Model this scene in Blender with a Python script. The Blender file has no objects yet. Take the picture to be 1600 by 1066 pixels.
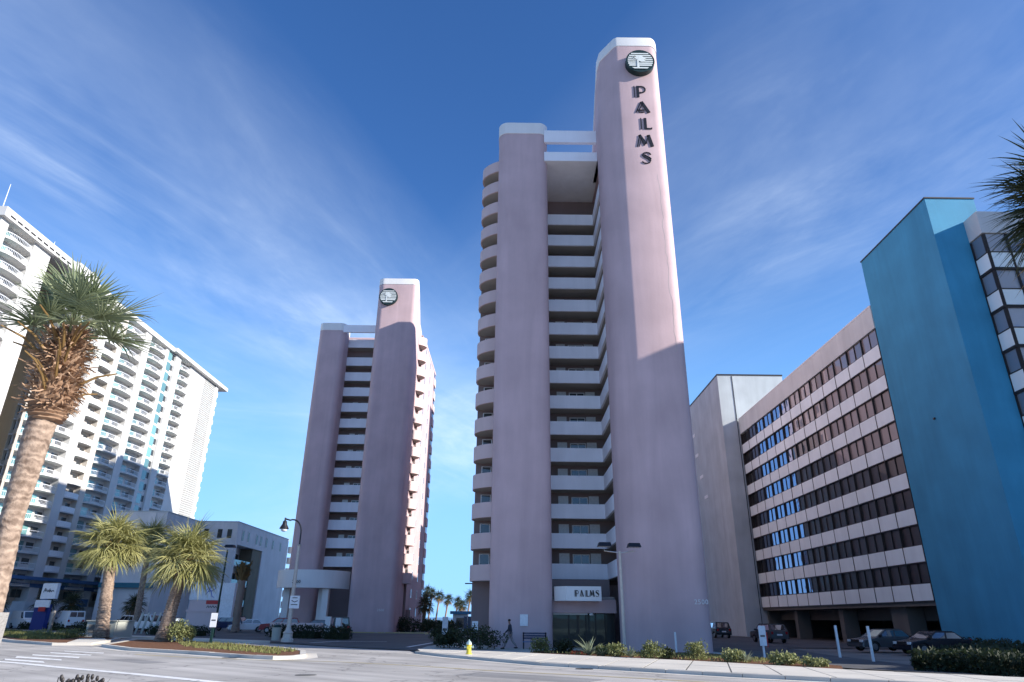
# Boulevard with two pink apartment towers, office block, white hotel and palms
WX, WY, WZ = 42.3, 27.5, 34.6
SHADOW_TOP = 51.0  # top of the added roof block that casts a shadow
# (centre x, centre y, direction in degrees, half width, amount, seed) of the cirrus bands in the sky plane
CLOUDS = [(-0.75, 1.35, 67, 0.58, 0.52, 3.1), (0.62, 1.15, -57, 0.60, 0.30, 6.3), (-0.4, 2.6, 20, 0.7, 0.25, 1.7), (1.3, -1.5, 30, 1.2, 0.5, 2.2)]
SKYTINT = (0.41, 0.655, 0.99, 1)   # the photograph's cool white balance
HORIZON = (1.8, 3.8, 7.1, 1)
import bpy, bmesh, math, random
from mathutils import Matrix, Vector
random.seed(7)
PI = math.pi
S = bpy.context.scene
COL = S.collection

# ---------------------------------------------------------------- camera
cam_d = bpy.data.cameras.new('camera')
cam = bpy.data.objects.new('camera', cam_d)
COL.objects.link(cam)
cam_d.sensor_width = 36.0
cam_d.lens = 1037.0 / 1600.0 * 36.0
cam_d.clip_start = 0.05
cam_d.clip_end = 30000
TH, RO = math.radians(22.66), math.radians(0.65)
fw = Vector((0, math.cos(TH), math.sin(TH)))
up0 = Vector((0, -math.sin(TH), math.cos(TH)))
rt0 = Vector((1, 0, 0))
rt = rt0 * math.cos(RO) + up0 * math.sin(RO)
up = up0 * math.cos(RO) - rt0 * math.sin(RO)
cam.matrix_world = Matrix(((rt.x, up.x, -fw.x, 0), (rt.y, up.y, -fw.y, 0), (rt.z, up.z, -fw.z, 1.95), (0, 0, 0, 1)))
S.camera = cam

# ---------------------------------------------------------------- sun, sky, exposure
SUN = Vector((1.0, -0.365, 0.45)).normalized()
ELEV = math.asin(SUN.z)
AZ = math.atan2(SUN.x, SUN.y)
sl = bpy.data.lights.new('sun', 'SUN')
sl.energy = 4.3
sl.angle = math.radians(0.5)
sl.color = (1.0, 0.945, 0.87)
so = bpy.data.objects.new('sun', sl)
COL.objects.link(so)
so.rotation_euler = (-SUN).to_track_quat('-Z', 'Y').to_euler()
so.location = (60, -40, 60)

W_ = bpy.data.worlds.new('World')
S.world = W_
W_.use_nodes = True
wn, wl = W_.node_tree.nodes, W_.node_tree.links
wn.clear()
w_out = wn.new('ShaderNodeOutputWorld')
w_bg = wn.new('ShaderNodeBackground')
w_bg.inputs['Strength'].default_value = 0.105
sky = wn.new('ShaderNodeTexSky')
sky.sky_type = 'NISHITA'
sky.sun_disc = False
sky.sun_elevation = ELEV
sky.sun_rotation = AZ
sky.altitude = 0
sky.air_density = 1.0
sky.dust_density = 0.1
sky.ozone_density = 1.6
# thin cirrus veils drifting over the clear sky
tc = wn.new('ShaderNodeTexCoord')
sep = wn.new('ShaderNodeSeparateXYZ')
wl.new(tc.outputs['Generated'], sep.inputs[0])
def wm(op, a, b=None, clamp=False):
    n = wn.new('ShaderNodeMath'); n.operation = op; n.use_clamp = clamp
    for i, v in enumerate((a, b)):
        if v is None: continue
        if isinstance(v, (int, float)): n.inputs[i].default_value = v
        else: wl.new(v, n.inputs[i])
    return n.outputs[0]
zz = wm('MAXIMUM', sep.outputs[2], 0.04)
den = wm('ADD', zz, 0.12)
px = wm('DIVIDE', sep.outputs[0], den)
py = wm('DIVIDE', sep.outputs[1], den)
cmb = wn.new('ShaderNodeCombineXYZ')
wl.new(px, cmb.inputs[0]); wl.new(py, cmb.inputs[1])
def cloud(rot, scale, nscale, detail, lo, hi, dist=0.6, seed=0.0):
    vr = wn.new('ShaderNodeVectorRotate'); vr.rotation_type = 'Z_AXIS'; vr.inputs['Angle'].default_value = rot
    wl.new(cmb.outputs[0], vr.inputs['Vector'])
    mp = wn.new('ShaderNodeMapping')
    mp.inputs['Scale'].default_value = scale
    mp.inputs['Location'].default_value = (seed, seed * 0.7, seed * 0.3)
    wl.new(vr.outputs[0], mp.inputs[0])
    n = wn.new('ShaderNodeTexNoise')
    n.inputs['Scale'].default_value = nscale
    n.inputs['Detail'].default_value = detail
    n.inputs['Roughness'].default_value = 0.62
    n.inputs['Distortion'].default_value = dist
    wl.new(mp.outputs[0], n.inputs['Vector'])
    mr = wn.new('ShaderNodeMapRange')
    mr.interpolation_type = 'SMOOTHSTEP'
    mr.inputs['From Min'].default_value = lo
    mr.inputs['From Max'].default_value = hi
    wl.new(n.outputs['Fac'], mr.inputs['Value'])
    return mr.outputs[0]
def band(cx, cy, deg, half):
    # soft band of cloud across the sky plane: distance from a line, in the same plane as the wisps
    ca, sa = math.cos(math.radians(deg)), math.sin(math.radians(deg))
    d = wm('ADD', wm('MULTIPLY', wm('SUBTRACT', px, cx), -sa), wm('MULTIPLY', wm('SUBTRACT', py, cy), ca))
    return wm('SUBTRACT', 1.0, wm('DIVIDE', wm('ABSOLUTE', d), half), True)
cf = 0.0
for (cx, cy, deg, half, amt, sd) in CLOUDS:
    r = math.radians(-deg)
    wisps = cloud(r, (0.55, 1.5, 1), 2.4, 9, 0.40, 0.85, 0.5, sd)
    veil = cloud(r + 0.2, (0.6, 1.0, 1), 1.3, 6, 0.28, 0.78, 0.3, sd + 4.7)
    fine = cloud(r - 0.1, (0.7, 2.0, 1), 5.0, 8, 0.25, 0.80, 0.6, sd + 9.1)
    body = wm('ADD', wm('MULTIPLY', veil, 0.62), wm('MULTIPLY', wisps, wm('ADD', wm('MULTIPLY', fine, 0.7), 0.3)))
    cf = wm('ADD', wm('MULTIPLY', wm('MULTIPLY', body, band(cx, cy, deg, half)), amt), cf)
cf = wm('MINIMUM', cf, 0.85)
mix = wn.new('ShaderNodeMixRGB')
wl.new(cf, mix.inputs['Fac'])
hs = wn.new('ShaderNodeHueSaturation')
hs.inputs['Saturation'].default_value = 1.10
wb = wn.new('ShaderNodeMixRGB'); wb.blend_type = 'MULTIPLY'; wb.inputs['Fac'].default_value = 1.0
wb.inputs['Color2'].default_value = SKYTINT
wl.new(sky.outputs[0], hs.inputs['Color'])
wl.new(hs.outputs[0], wb.inputs['Color1'])
# multiple scattering near the horizon: the air there is pale blue all round
hz = wn.new('ShaderNodeMapRange'); hz.interpolation_type = 'SMOOTHERSTEP'
hz.inputs['From Min'].default_value = 0.62; hz.inputs['From Max'].default_value = -0.03
wl.new(sep.outputs[2], hz.inputs['Value'])
hm = wn.new('ShaderNodeMixRGB'); hm.inputs['Color2'].default_value = HORIZON
wl.new(wm('MULTIPLY', hz.outputs[0], 0.9), hm.inputs['Fac']); wl.new(wb.outputs[0], hm.inputs['Color1'])
wl.new(hm.outputs[0], mix.inputs['Color1'])
mix.inputs['Color2'].default_value = (5.2, 6.0, 7.0, 1)
wl.new(mix.outputs[0], w_bg.inputs['Color'])
wl.new(w_bg.outputs[0], w_out.inputs['Surface'])

S.view_settings.view_transform = 'Standard'
S.view_settings.look = 'None'
S.view_settings.gamma = 1
S.view_settings.exposure = 1.0
S.view_settings.use_curve_mapping = False

# ---------------------------------------------------------------- materials
def new_mat(name):
    m = bpy.data.materials.new(name); m.use_nodes = True
    nt = m.node_tree
    b = nt.nodes['Principled BSDF']
    return m, nt.nodes, nt.links, b

def wall_mat(name, col, rough=0.85, blotch=0.10, streak=0.10, bump=0.12, bscale=9.0, stain=None, spec=0.3, joints=0):
    """painted or rendered masonry: blotchy paint, rain streaks, fine relief"""
    m, n, l, b = new_mat(name)
    g = n.new('ShaderNodeNewGeometry')
    a = n.new('ShaderNodeTexNoise'); a.inputs['Scale'].default_value = 0.35; a.inputs['Detail'].default_value = 6
    l.new(g.outputs['Position'], a.inputs['Vector'])
    mp = n.new('ShaderNodeMapping'); mp.inputs['Scale'].default_value = (0.55, 0.55, 0.05)
    l.new(g.outputs['Position'], mp.inputs[0])
    s = n.new('ShaderNodeTexNoise'); s.inputs['Scale'].default_value = 1.3; s.inputs['Detail'].default_value = 9; s.inputs['Roughness'].default_value = 0.62; s.inputs['Distortion'].default_value = 0.6
    l.new(mp.outputs[0], s.inputs['Vector'])
    def rng(src, amt):
        r = n.new('ShaderNodeMapRange')
        r.inputs['From Min'].default_value = 0.3; r.inputs['From Max'].default_value = 0.7
        r.inputs['To Min'].default_value = 1 - amt; r.inputs['To Max'].default_value = 1 + amt
        l.new(src, r.inputs['Value']); return r.outputs[0]
    mu = n.new('ShaderNodeMath'); mu.operation = 'MULTIPLY'
    l.new(rng(a.outputs['Fac'], blotch), mu.inputs[0]); l.new(rng(s.outputs['Fac'], streak), mu.inputs[1])
    mx = n.new('ShaderNodeVectorMath'); mx.operation = 'SCALE'
    mx.inputs[0].default_value = col
    l.new(mu.outputs[0], mx.inputs['Scale'])
    l.new(mx.outputs[0], b.inputs['Base Color'])
    b.inputs['Roughness'].default_value = rough
    b.inputs['Specular IOR Level'].default_value = spec
    f = n.new('ShaderNodeTexNoise'); f.inputs['Scale'].default_value = bscale; f.inputs['Detail'].default_value = 8
    l.new(g.outputs['Position'], f.inputs['Vector'])
    bp = n.new('ShaderNodeBump'); bp.inputs['Strength'].default_value = bump; bp.inputs['Distance'].default_value = 0.05
    l.new(f.outputs['Fac'], bp.inputs['Height']); l.new(bp.outputs[0], b.inputs['Normal'])
    return m

def plain(name, col, rough=0.6, metal=0.0, var=0.08, scale=6.0, spec=0.4, bump=0.0, emit=None):
    m, n, l, b = new_mat(name)
    g = n.new('ShaderNodeNewGeometry')
    a = n.new('ShaderNodeTexNoise'); a.inputs['Scale'].default_value = scale; a.inputs['Detail'].default_value = 5
    l.new(g.outputs['Position'], a.inputs['Vector'])
    r = n.new('ShaderNodeMapRange')
    r.inputs['From Min'].default_value = 0.3; r.inputs['From Max'].default_value = 0.7
    r.inputs['To Min'].default_value = 1 - var; r.inputs['To Max'].default_value = 1 + var
    l.new(a.outputs['Fac'], r.inputs['Value'])
    mx = n.new('ShaderNodeVectorMath'); mx.operation = 'SCALE'; mx.inputs[0].default_value = col
    l.new(r.outputs[0], mx.inputs['Scale']); l.new(mx.outputs[0], b.inputs['Base Color'])
    b.inputs['Roughness'].default_value = rough; b.inputs['Metallic'].default_value = metal
    b.inputs['Specular IOR Level'].default_value = spec
    if bump:
        bp = n.new('ShaderNodeBump'); bp.inputs['Strength'].default_value = bump; bp.inputs['Distance'].default_value = 0.03
        l.new(a.outputs['Fac'], bp.inputs['Height']); l.new(bp.outputs[0], b.inputs['Normal'])
    return m

def glass_mat(name, col, refl=0.5, tint=(1, 1, 1), wave=0.02, scale=0.6):
    """window pane seen from outside: dark room behind, mirror-like coat, slightly wavy"""
    m, n, l, b = new_mat(name)
    oi = n.new('ShaderNodeObjectInfo')
    g = n.new('ShaderNodeNewGeometry')
    r = n.new('ShaderNodeMapRange'); r.inputs['To Min'].default_value = 0.6; r.inputs['To Max'].default_value = 1.5
    l.new(oi.outputs['Random'], r.inputs['Value'])
    mx = n.new('ShaderNodeVectorMath'); mx.operation = 'SCALE'; mx.inputs[0].default_value = col
    l.new(r.outputs[0], mx.inputs['Scale']); l.new(mx.outputs[0], b.inputs['Base Color'])
    b.inputs['Roughness'].default_value = 0.5
    gl = n.new('ShaderNodeBsdfGlossy'); gl.inputs['Color'].default_value = (*tint, 1); gl.inputs['Roughness'].default_value = 0.015
    a = n.new('ShaderNodeTexNoise'); a.inputs['Scale'].default_value = scale; a.inputs['Detail'].default_value = 1
    l.new(g.outputs['Position'], a.inputs['Vector'])
    bp = n.new('ShaderNodeBump'); bp.inputs['Strength'].default_value = wave * 10; bp.inputs['Distance'].default_value = 0.03
    l.new(a.outputs['Fac'], bp.inputs['Height']); l.new(bp.outputs[0], gl.inputs['Normal'])
    ms = n.new('ShaderNodeMixShader')
    lw = n.new('ShaderNodeFresnel'); lw.inputs['IOR'].default_value = 1.5
    ad = n.new('ShaderNodeMath'); ad.operation = 'ADD'; ad.inputs[1].default_value = refl; ad.use_clamp = True
    l.new(lw.outputs[0], ad.inputs[0])
    l.new(ad.outputs[0], ms.inputs[0]); l.new(b.outputs[0], ms.inputs[1]); l.new(gl.outputs[0], ms.inputs[2])
    l.new(ms.outputs[0], n['Material Output'].inputs['Surface'])
    return m

def leaf_mat(name, c1, c2, rough=0.5, dead=None):
    m, n, l, b = new_mat(name)
    g = n.new('ShaderNodeNewGeometry'); oi = n.new('ShaderNodeObjectInfo')
    a = n.new('ShaderNodeTexNoise'); a.inputs['Scale'].default_value = 2.5; a.inputs['Detail'].default_value = 4
    l.new(g.outputs['Position'], a.inputs['Vector'])
    ad = n.new('ShaderNodeMath'); ad.operation = 'MULTIPLY_ADD'; ad.inputs[1].default_value = 0.7
    l.new(oi.outputs['Random'], ad.inputs[0])
    sb = n.new('ShaderNodeMath'); sb.operation = 'SUBTRACT'; sb.inputs[1].default_value = 0.3
    l.new(a.outputs['Fac'], sb.inputs[0]); l.new(sb.outputs[0], ad.inputs[2])
    cr = n.new('ShaderNodeValToRGB')
    cr.color_ramp.elements[0].color = (*c1, 1); cr.color_ramp.elements[1].color = (*c2, 1)
    l.new(ad.outputs[0], cr.inputs[0]); l.new(cr.outputs[0], b.inputs['Base Color'])
    b.inputs['Roughness'].default_value = rough
    tr = n.new('ShaderNodeBsdfTranslucent'); l.new(cr.outputs[0], tr.inputs['Color'])
    ms = n.new('ShaderNodeMixShader'); ms.inputs[0].default_value = 0.28
    l.new(b.outputs[0], ms.inputs[1]); l.new(tr.outputs[0], ms.inputs[2])
    l.new(ms.outputs[0], n['Material Output'].inputs['Surface'])
    return m

M = {}
M['pink'] = wall_mat('pink_stucco', (0.54, 0.395, 0.40), 0.8, 0.085, 0.09, 0.10, 6)
M['parapet'] = wall_mat('pale_parapet_paint', (0.84, 0.84, 0.87), 0.7, 0.05, 0.06, 0.06)
M['pinkpale'] = wall_mat('pale_pink_paint', (0.64, 0.49, 0.47), 0.78, 0.05, 0.06, 0.08)
M['cap'] = wall_mat('white_cap_paint', (0.78, 0.76, 0.73), 0.6, 0.04, 0.05, 0.04)
M['soffit'] = wall_mat('soffit', (0.42, 0.39, 0.35), 0.85, 0.06, 0.02, 0.05)
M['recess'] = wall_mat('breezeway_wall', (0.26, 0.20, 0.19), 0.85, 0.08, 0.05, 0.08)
M['white'] = wall_mat('white_render', (0.60, 0.59, 0.57), 0.7, 0.04, 0.05, 0.05)
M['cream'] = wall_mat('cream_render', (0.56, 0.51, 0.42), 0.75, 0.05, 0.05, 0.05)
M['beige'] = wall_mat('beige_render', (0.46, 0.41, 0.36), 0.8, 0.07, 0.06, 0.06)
M['hotelbrown'] = wall_mat('taupe_render', (0.58, 0.53, 0.47), 0.8, 0.05, 0.05, 0.05)
M['lowwhite'] = wall_mat('off_white_block', (0.60, 0.61, 0.62), 0.8, 0.06, 0.08, 0.08)
M['greyconc'] = wall_mat('grey_concrete', (0.45, 0.49, 0.50), 0.85, 0.09, 0.10, 0.12)
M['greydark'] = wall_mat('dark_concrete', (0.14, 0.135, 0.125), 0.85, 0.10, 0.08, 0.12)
M['panel'] = wall_mat('white_spandrel', (0.82, 0.88, 0.86), 0.45, 0.05, 0.05, 0.03, spec=0.5)
M['blue'] = wall_mat('blue_stucco', (0.055, 0.29, 0.46), 0.72, 0.09, 0.09, 0.35, 22)
M['roofpar'] = wall_mat('roof_parapet_beige', (0.63, 0.65, 0.62), 0.8, 0.06, 0.08, 0.06)
M['bluetrim'] = plain('blue_trim', (0.05, 0.13, 0.28), 0.5)
M['navy'] = plain('navy_panel', (0.012, 0.03, 0.17), 0.5)
M['dark'] = plain('dark_void', (0.02, 0.02, 0.022), 0.9)
M['mull'] = plain('bronze_mullion', (0.035, 0.03, 0.028), 0.45, 0.3)
M['dkmetal'] = plain('dark_metal', (0.03, 0.03, 0.035), 0.4, 0.5)
M['ltmetal'] = plain('aluminium', (0.62, 0.62, 0.60), 0.42, 0.6)
M['polepaint'] = plain('pale_pole_paint', (0.50, 0.46, 0.41), 0.5, 0.1)
M['whitepaint'] = plain('white_gloss_paint', (0.75, 0.75, 0.74), 0.35)
M['green'] = plain('dark_green_paint', (0.01, 0.035, 0.03), 0.4, 0.2)
M['black'] = plain('black_letter', (0.012, 0.012, 0.016), 0.45)
M['logodark'] = plain('logo_green_black', (0.012, 0.03, 0.03), 0.45)
M['logowhite'] = plain('logo_pale', (0.62, 0.66, 0.64), 0.5)
M['red'] = plain('red_paint', (0.45, 0.03, 0.03), 0.4)
M['yellow'] = plain('hydrant_yellow', (0.62, 0.52, 0.06), 0.4)
M['silver'] = plain('hydrant_silver', (0.45, 0.58, 0.56), 0.4, 0.3)
M['rail'] = plain('white_rail', (0.74, 0.75, 0.76), 0.5)
M['glass_mirror'] = glass_mat('tinted_mirror_glass', (0.016, 0.015, 0.015), 0.36, (0.46, 0.58, 0.80), 0.03, 0.9)
M['glass_pale'] = glass_mat('painted_sky_glass', (0.27, 0.29, 0.33), 0.18, (0.8, 0.85, 0.9), 0.02, 0.7)  # pale base colour paints the mirrored sky into the panes
M['glass_pink'] = glass_mat('dark_window_glass', (0.03, 0.032, 0.032), 0.05, (0.6, 0.66, 0.72), 0.01)
M['glass_teal'] = glass_mat('teal_window_glass', (0.13, 0.27, 0.27), 0.06, (0.65, 0.85, 0.85), 0.02)
M['glass_black'] = glass_mat('entrance_glass', (0.008, 0.009, 0.008), 0.0, (0.45, 0.6, 0.5), 0.01)
M['glass_tan_reflection'] = glass_mat('painted_reflection_glass', (0.20, 0.16, 0.15), 0.04, (0.8, 0.85, 0.9), 0.01)  # tan base colour paints in the reflection of the sunlit pink tower
M['glass_dark'] = glass_mat('dark_smoked_glass', (0.018, 0.019, 0.021), 0.0, (0.7, 0.7, 0.72), 0.01)
M['curtain'] = plain('pale_curtain', (0.34, 0.33, 0.31), 0.9)
M['rubber'] = plain('tyre_rubber', (0.018, 0.018, 0.018), 0.8)
M['rim'] = plain('wheel_rim', (0.35, 0.35, 0.36), 0.35, 0.8)
M['carwhite'] = plain('white_car_paint', (0.72, 0.72, 0.71), 0.25, 0, 0.03, 2, 0.6)
M['carred'] = plain('red_car_paint', (0.28, 0.012, 0.018), 0.2, 0, 0.05, 2, 0.6)
M['carblack'] = plain('black_car_paint', (0.012, 0.012, 0.018), 0.2, 0, 0.05, 2, 0.6)
M['cargrey'] = plain('grey_car_paint', (0.10, 0.10, 0.105), 0.25, 0.3, 0.05, 2, 0.6)
M['carblue'] = plain('navy_car_paint', (0.012, 0.02, 0.07), 0.2, 0, 0.05, 2, 0.6)
M['carglass'] = glass_mat('car_glass', (0.010, 0.011, 0.013), 0.08, (0.9, 0.95, 1), 0.0)
M['lens_red'] = plain('tail_lens', (0.35, 0.01, 0.01), 0.2)
M['lens_white'] = plain('head_lens', (0.7, 0.7, 0.68), 0.1)
M['palmleaf'] = leaf_mat('palm_leaf', (0.19, 0.195, 0.055), (0.50, 0.47, 0.20), 0.55)
M['palmleaf_big'] = leaf_mat('palm_leaf_near', (0.10, 0.135, 0.06), (0.36, 0.40, 0.24), 0.42)
M['palmleaf_dark'] = leaf_mat('palm_leaf_dark', (0.022, 0.035, 0.014), (0.07, 0.085, 0.035), 0.45)
M['palmdead'] = leaf_mat('palm_leaf_dry', (0.17, 0.095, 0.03), (0.38, 0.24, 0.09), 0.7)
M['boot'] = leaf_mat('palm_boot_fibre', (0.17, 0.075, 0.035), (0.56, 0.38, 0.25), 0.85)
def bark_mat(name, c1, c2, freq):
    m, n, l, b = new_mat(name)
    g = n.new('ShaderNodeNewGeometry')
    a = n.new('ShaderNodeTexNoise'); a.inputs['Scale'].default_value = 6; a.inputs['Detail'].default_value = 7
    l.new(g.outputs['Position'], a.inputs['Vector'])
    wv = n.new('ShaderNodeTexWave'); wv.bands_direction = 'Z'; wv.inputs['Scale'].default_value = freq; wv.inputs['Distortion'].default_value = 7.0; wv.inputs['Detail'].default_value = 4; wv.inputs['Detail Scale'].default_value = 2.5
    l.new(g.outputs['Position'], wv.inputs['Vector'])
    mm = n.new('ShaderNodeMath'); mm.operation = 'MULTIPLY_ADD'; mm.inputs[1].default_value = 0.22
    l.new(wv.outputs['Fac'], mm.inputs[0]); l.new(a.outputs['Fac'], mm.inputs[2])
    cr = n.new('ShaderNodeValToRGB'); cr.color_ramp.elements[0].position = 0.34; cr.color_ramp.elements[0].color = (*c1, 1)
    cr.color_ramp.elements[1].position = 0.80; cr.color_ramp.elements[1].color = (*c2, 1)
    l.new(mm.outputs[0], cr.inputs[0]); l.new(cr.outputs[0], b.inputs['Base Color']); b.inputs['Roughness'].default_value = 0.9
    bp = n.new('ShaderNodeBump'); bp.inputs['Strength'].default_value = 0.8; bp.inputs['Distance'].default_value = 0.04
    l.new(mm.outputs[0], bp.inputs['Height']); l.new(bp.outputs[0], b.inputs['Normal'])
    return m
M['bark'] = bark_mat('palm_bark', (0.13, 0.085, 0.06), (0.38, 0.28, 0.21), 2.6)
M['bark_far'] = wall_mat('palm_bark_far', (0.29, 0.21, 0.16), 0.9, 0.2, 0.2, 0.6, 10)
M['shrub'] = leaf_mat('shrub_leaf', (0.09, 0.11, 0.03), (0.33, 0.34, 0.14), 0.6)
M['hedge'] = leaf_mat('hedge_leaf', (0.012, 0.022, 0.009), (0.045, 0.06, 0.022), 0.7)
M['agave'] = leaf_mat('agave_leaf', (0.16, 0.20, 0.11), (0.34, 0.38, 0.26), 0.6)
M['grass'] = leaf_mat('grass_blade', (0.09, 0.10, 0.025), (0.27, 0.27, 0.09), 0.7)
M['flower'] = leaf_mat('red_flower', (0.20, 0.02, 0.02), (0.4, 0.06, 0.04), 0.6)
M['mulch'] = plain('mulch', (0.17, 0.085, 0.05), 0.95, 0, 0.4, 9, 0.1, 0.8)
M['concrete'] = wall_mat('pavement_concrete', (0.62, 0.575, 0.50), 0.85, 0.12, 0.0, 0.2, 12)
M['kerb'] = wall_mat('kerb_concrete', (0.52, 0.485, 0.43), 0.85, 0.14, 0.0, 0.2, 12)
M['wood'] = wall_mat('weathered_wood', (0.27, 0.255, 0.24), 0.9, 0.25, 0.3, 0.6, 30)
M['skin'] = plain('skin', (0.22, 0.11, 0.07), 0.5)
M['jacket'] = plain('dark_jacket_cloth', (0.035, 0.04, 0.055), 0.85)
M['trouser'] = plain('pale_trouser_cloth', (0.26, 0.23, 0.23), 0.85)
M['hair'] = plain('dark_hair', (0.01, 0.009, 0.008), 0.7)
M['sand'] = wall_mat('beach_sand', (0.52, 0.44, 0.32), 0.95, 0.12, 0.0, 0.3, 4)
M['gravelgrey'] = wall_mat('utility_grey', (0.42, 0.43, 0.38), 0.8, 0.1, 0.1, 0.1)

def asphalt(name, c, patch=0.16, crack=0.35, lanes=True):
    m, n, l, b = new_mat(name)
    g = n.new('ShaderNodeNewGeometry')
    a = n.new('ShaderNodeTexNoise'); a.inputs['Scale'].default_value = 0.22; a.inputs['Detail'].default_value = 7
    l.new(g.outputs['Position'], a.inputs['Vector'])
    vr = n.new('ShaderNodeVectorRotate'); vr.rotation_type = 'Z_AXIS'; vr.inputs['Angle'].default_value = math.radians(37); l.new(g.outputs['Position'], vr.inputs['Vector'])
    mp = n.new('ShaderNodeMapping'); mp.inputs['Scale'].default_value = (0.03, 0.75, 1)
    l.new(vr.outputs[0], mp.inputs[0])
    t = n.new('ShaderNodeTexNoise'); t.inputs['Scale'].default_value = 1.6; t.inputs['Detail'].default_value = 4
    l.new(mp.outputs[0], t.inputs['Vector'])
    f = n.new('ShaderNodeTexNoise'); f.inputs['Scale'].default_value = 45; f.inputs['Detail'].default_value = 4
    l.new(g.outputs['Position'], f.inputs['Vector'])
    v = n.new('ShaderNodeTexVoronoi'); v.feature = 'DISTANCE_TO_EDGE'; v.inputs['Scale'].default_value = 0.16
    w = n.new('ShaderNodeTexNoise'); w.inputs['Scale'].default_value = 0.9; w.inputs['Detail'].default_value = 5
    l.new(g.outputs['Position'], w.inputs['Vector'])
    mxv = n.new('ShaderNodeMixRGB'); mxv.blend_type = 'LINEAR_LIGHT'; mxv.inputs[0].default_value = 0.9
    l.new(g.outputs['Position'], mxv.inputs[1]); l.new(w.outputs['Color'], mxv.inputs[2])
    l.new(mxv.outputs[0], v.inputs['Vector'])
    cr = n.new('ShaderNodeMapRange'); cr.inputs['From Max'].default_value = 0.010
    cr.inputs['To Min'].default_value = 1 - crack; cr.inputs['To Max'].default_value = 1.0
    l.new(v.outputs['Distance'], cr.inputs['Value'])
    def rng(src, amt):
        r = n.new('ShaderNodeMapRange')
        r.inputs['From Min'].default_value = 0.3; r.inputs['From Max'].default_value = 0.7
        r.inputs['To Min'].default_value = 1 - amt; r.inputs['To Max'].default_value = 1 + amt
        l.new(src, r.inputs['Value']); return r.outputs[0]
    def mul(x, y):
        k = n.new('ShaderNodeMath'); k.operation = 'MULTIPLY'; l.new(x, k.inputs[0]); l.new(y, k.inputs[1]); return k.outputs[0]
    tot = mul(mul(rng(a.outputs['Fac'], patch), rng(t.outputs['Fac'], patch)), mul(rng(f.outputs['Fac'], 0.12), cr.outputs[0]))
    mx = n.new('ShaderNodeVectorMath'); mx.operation = 'SCALE'; mx.inputs[0].default_value = c
    l.new(tot, mx.inputs['Scale']); l.new(mx.outputs[0], b.inputs['Base Color'])
    b.inputs['Roughness'].default_value = 0.85; b.inputs['Specular IOR Level'].default_value = 0.25
    bp = n.new('ShaderNodeBump'); bp.inputs['Strength'].default_value = 0.25; bp.inputs['Distance'].default_value = 0.02
    l.new(f.outputs['Fac'], bp.inputs['Height']); l.new(bp.outputs[0], b.inputs['Normal'])
    return m
M['road'] = asphalt('worn_road_asphalt', (0.41, 0.385, 0.355), 0.2, 0.45)
M['lot'] = asphalt('parking_asphalt', (0.11, 0.108, 0.108), 0.2)
M['ground'] = asphalt('town_ground', (0.22, 0.21, 0.19), 0.2, 0.1)

def worn_paint(name, col):
    m, n, l, b = new_mat(name)
    g = n.new('ShaderNodeNewGeometry')
    a = n.new('ShaderNodeTexNoise'); a.inputs['Scale'].default_value = 3.5; a.inputs['Detail'].default_value = 8
    l.new(g.outputs['Position'], a.inputs['Vector'])
    cr = n.new('ShaderNodeValToRGB')
    cr.color_ramp.elements[0].position = 0.30; cr.color_ramp.elements[0].color = (0.42, 0.40, 0.37, 1)
    cr.color_ramp.elements[1].position = 0.45; cr.color_ramp.elements[1].color = (*col, 1)
    l.new(a.outputs['Fac'], cr.inputs[0]); l.new(cr.outputs[0], b.inputs['Base Color'])
    b.inputs['Roughness'].default_value = 0.7
    return m
M['linewhite'] = worn_paint('white_road_paint', (0.80, 0.79, 0.76))
M['lineyellow'] = worn_paint('yellow_road_paint', (0.50, 0.41, 0.20))

m, n_, l_, b_ = new_mat('sea_water')
b_.inputs['Base Color'].default_value = (0.03, 0.10, 0.20, 1); b_.inputs['Roughness'].default_value = 0.25
g_ = n_.new('ShaderNodeNewGeometry'); t_ = n_.new('ShaderNodeTexNoise'); t_.inputs['Scale'].default_value = 0.12; t_.inputs['Detail'].default_value = 8
l_.new(g_.outputs['Position'], t_.inputs['Vector'])
bp_ = n_.new('ShaderNodeBump'); bp_.inputs['Strength'].default_value = 0.9; bp_.inputs['Distance'].default_value = 1.5
l_.new(t_.outputs['Fac'], bp_.inputs['Height']); l_.new(bp_.outputs[0], b_.inputs['Normal'])
M['sea'] = m

# ---------------------------------------------------------------- mesh helpers
WM = {}
def wmx(o): return WM.get(o.name, Matrix.Identity(4))

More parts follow.
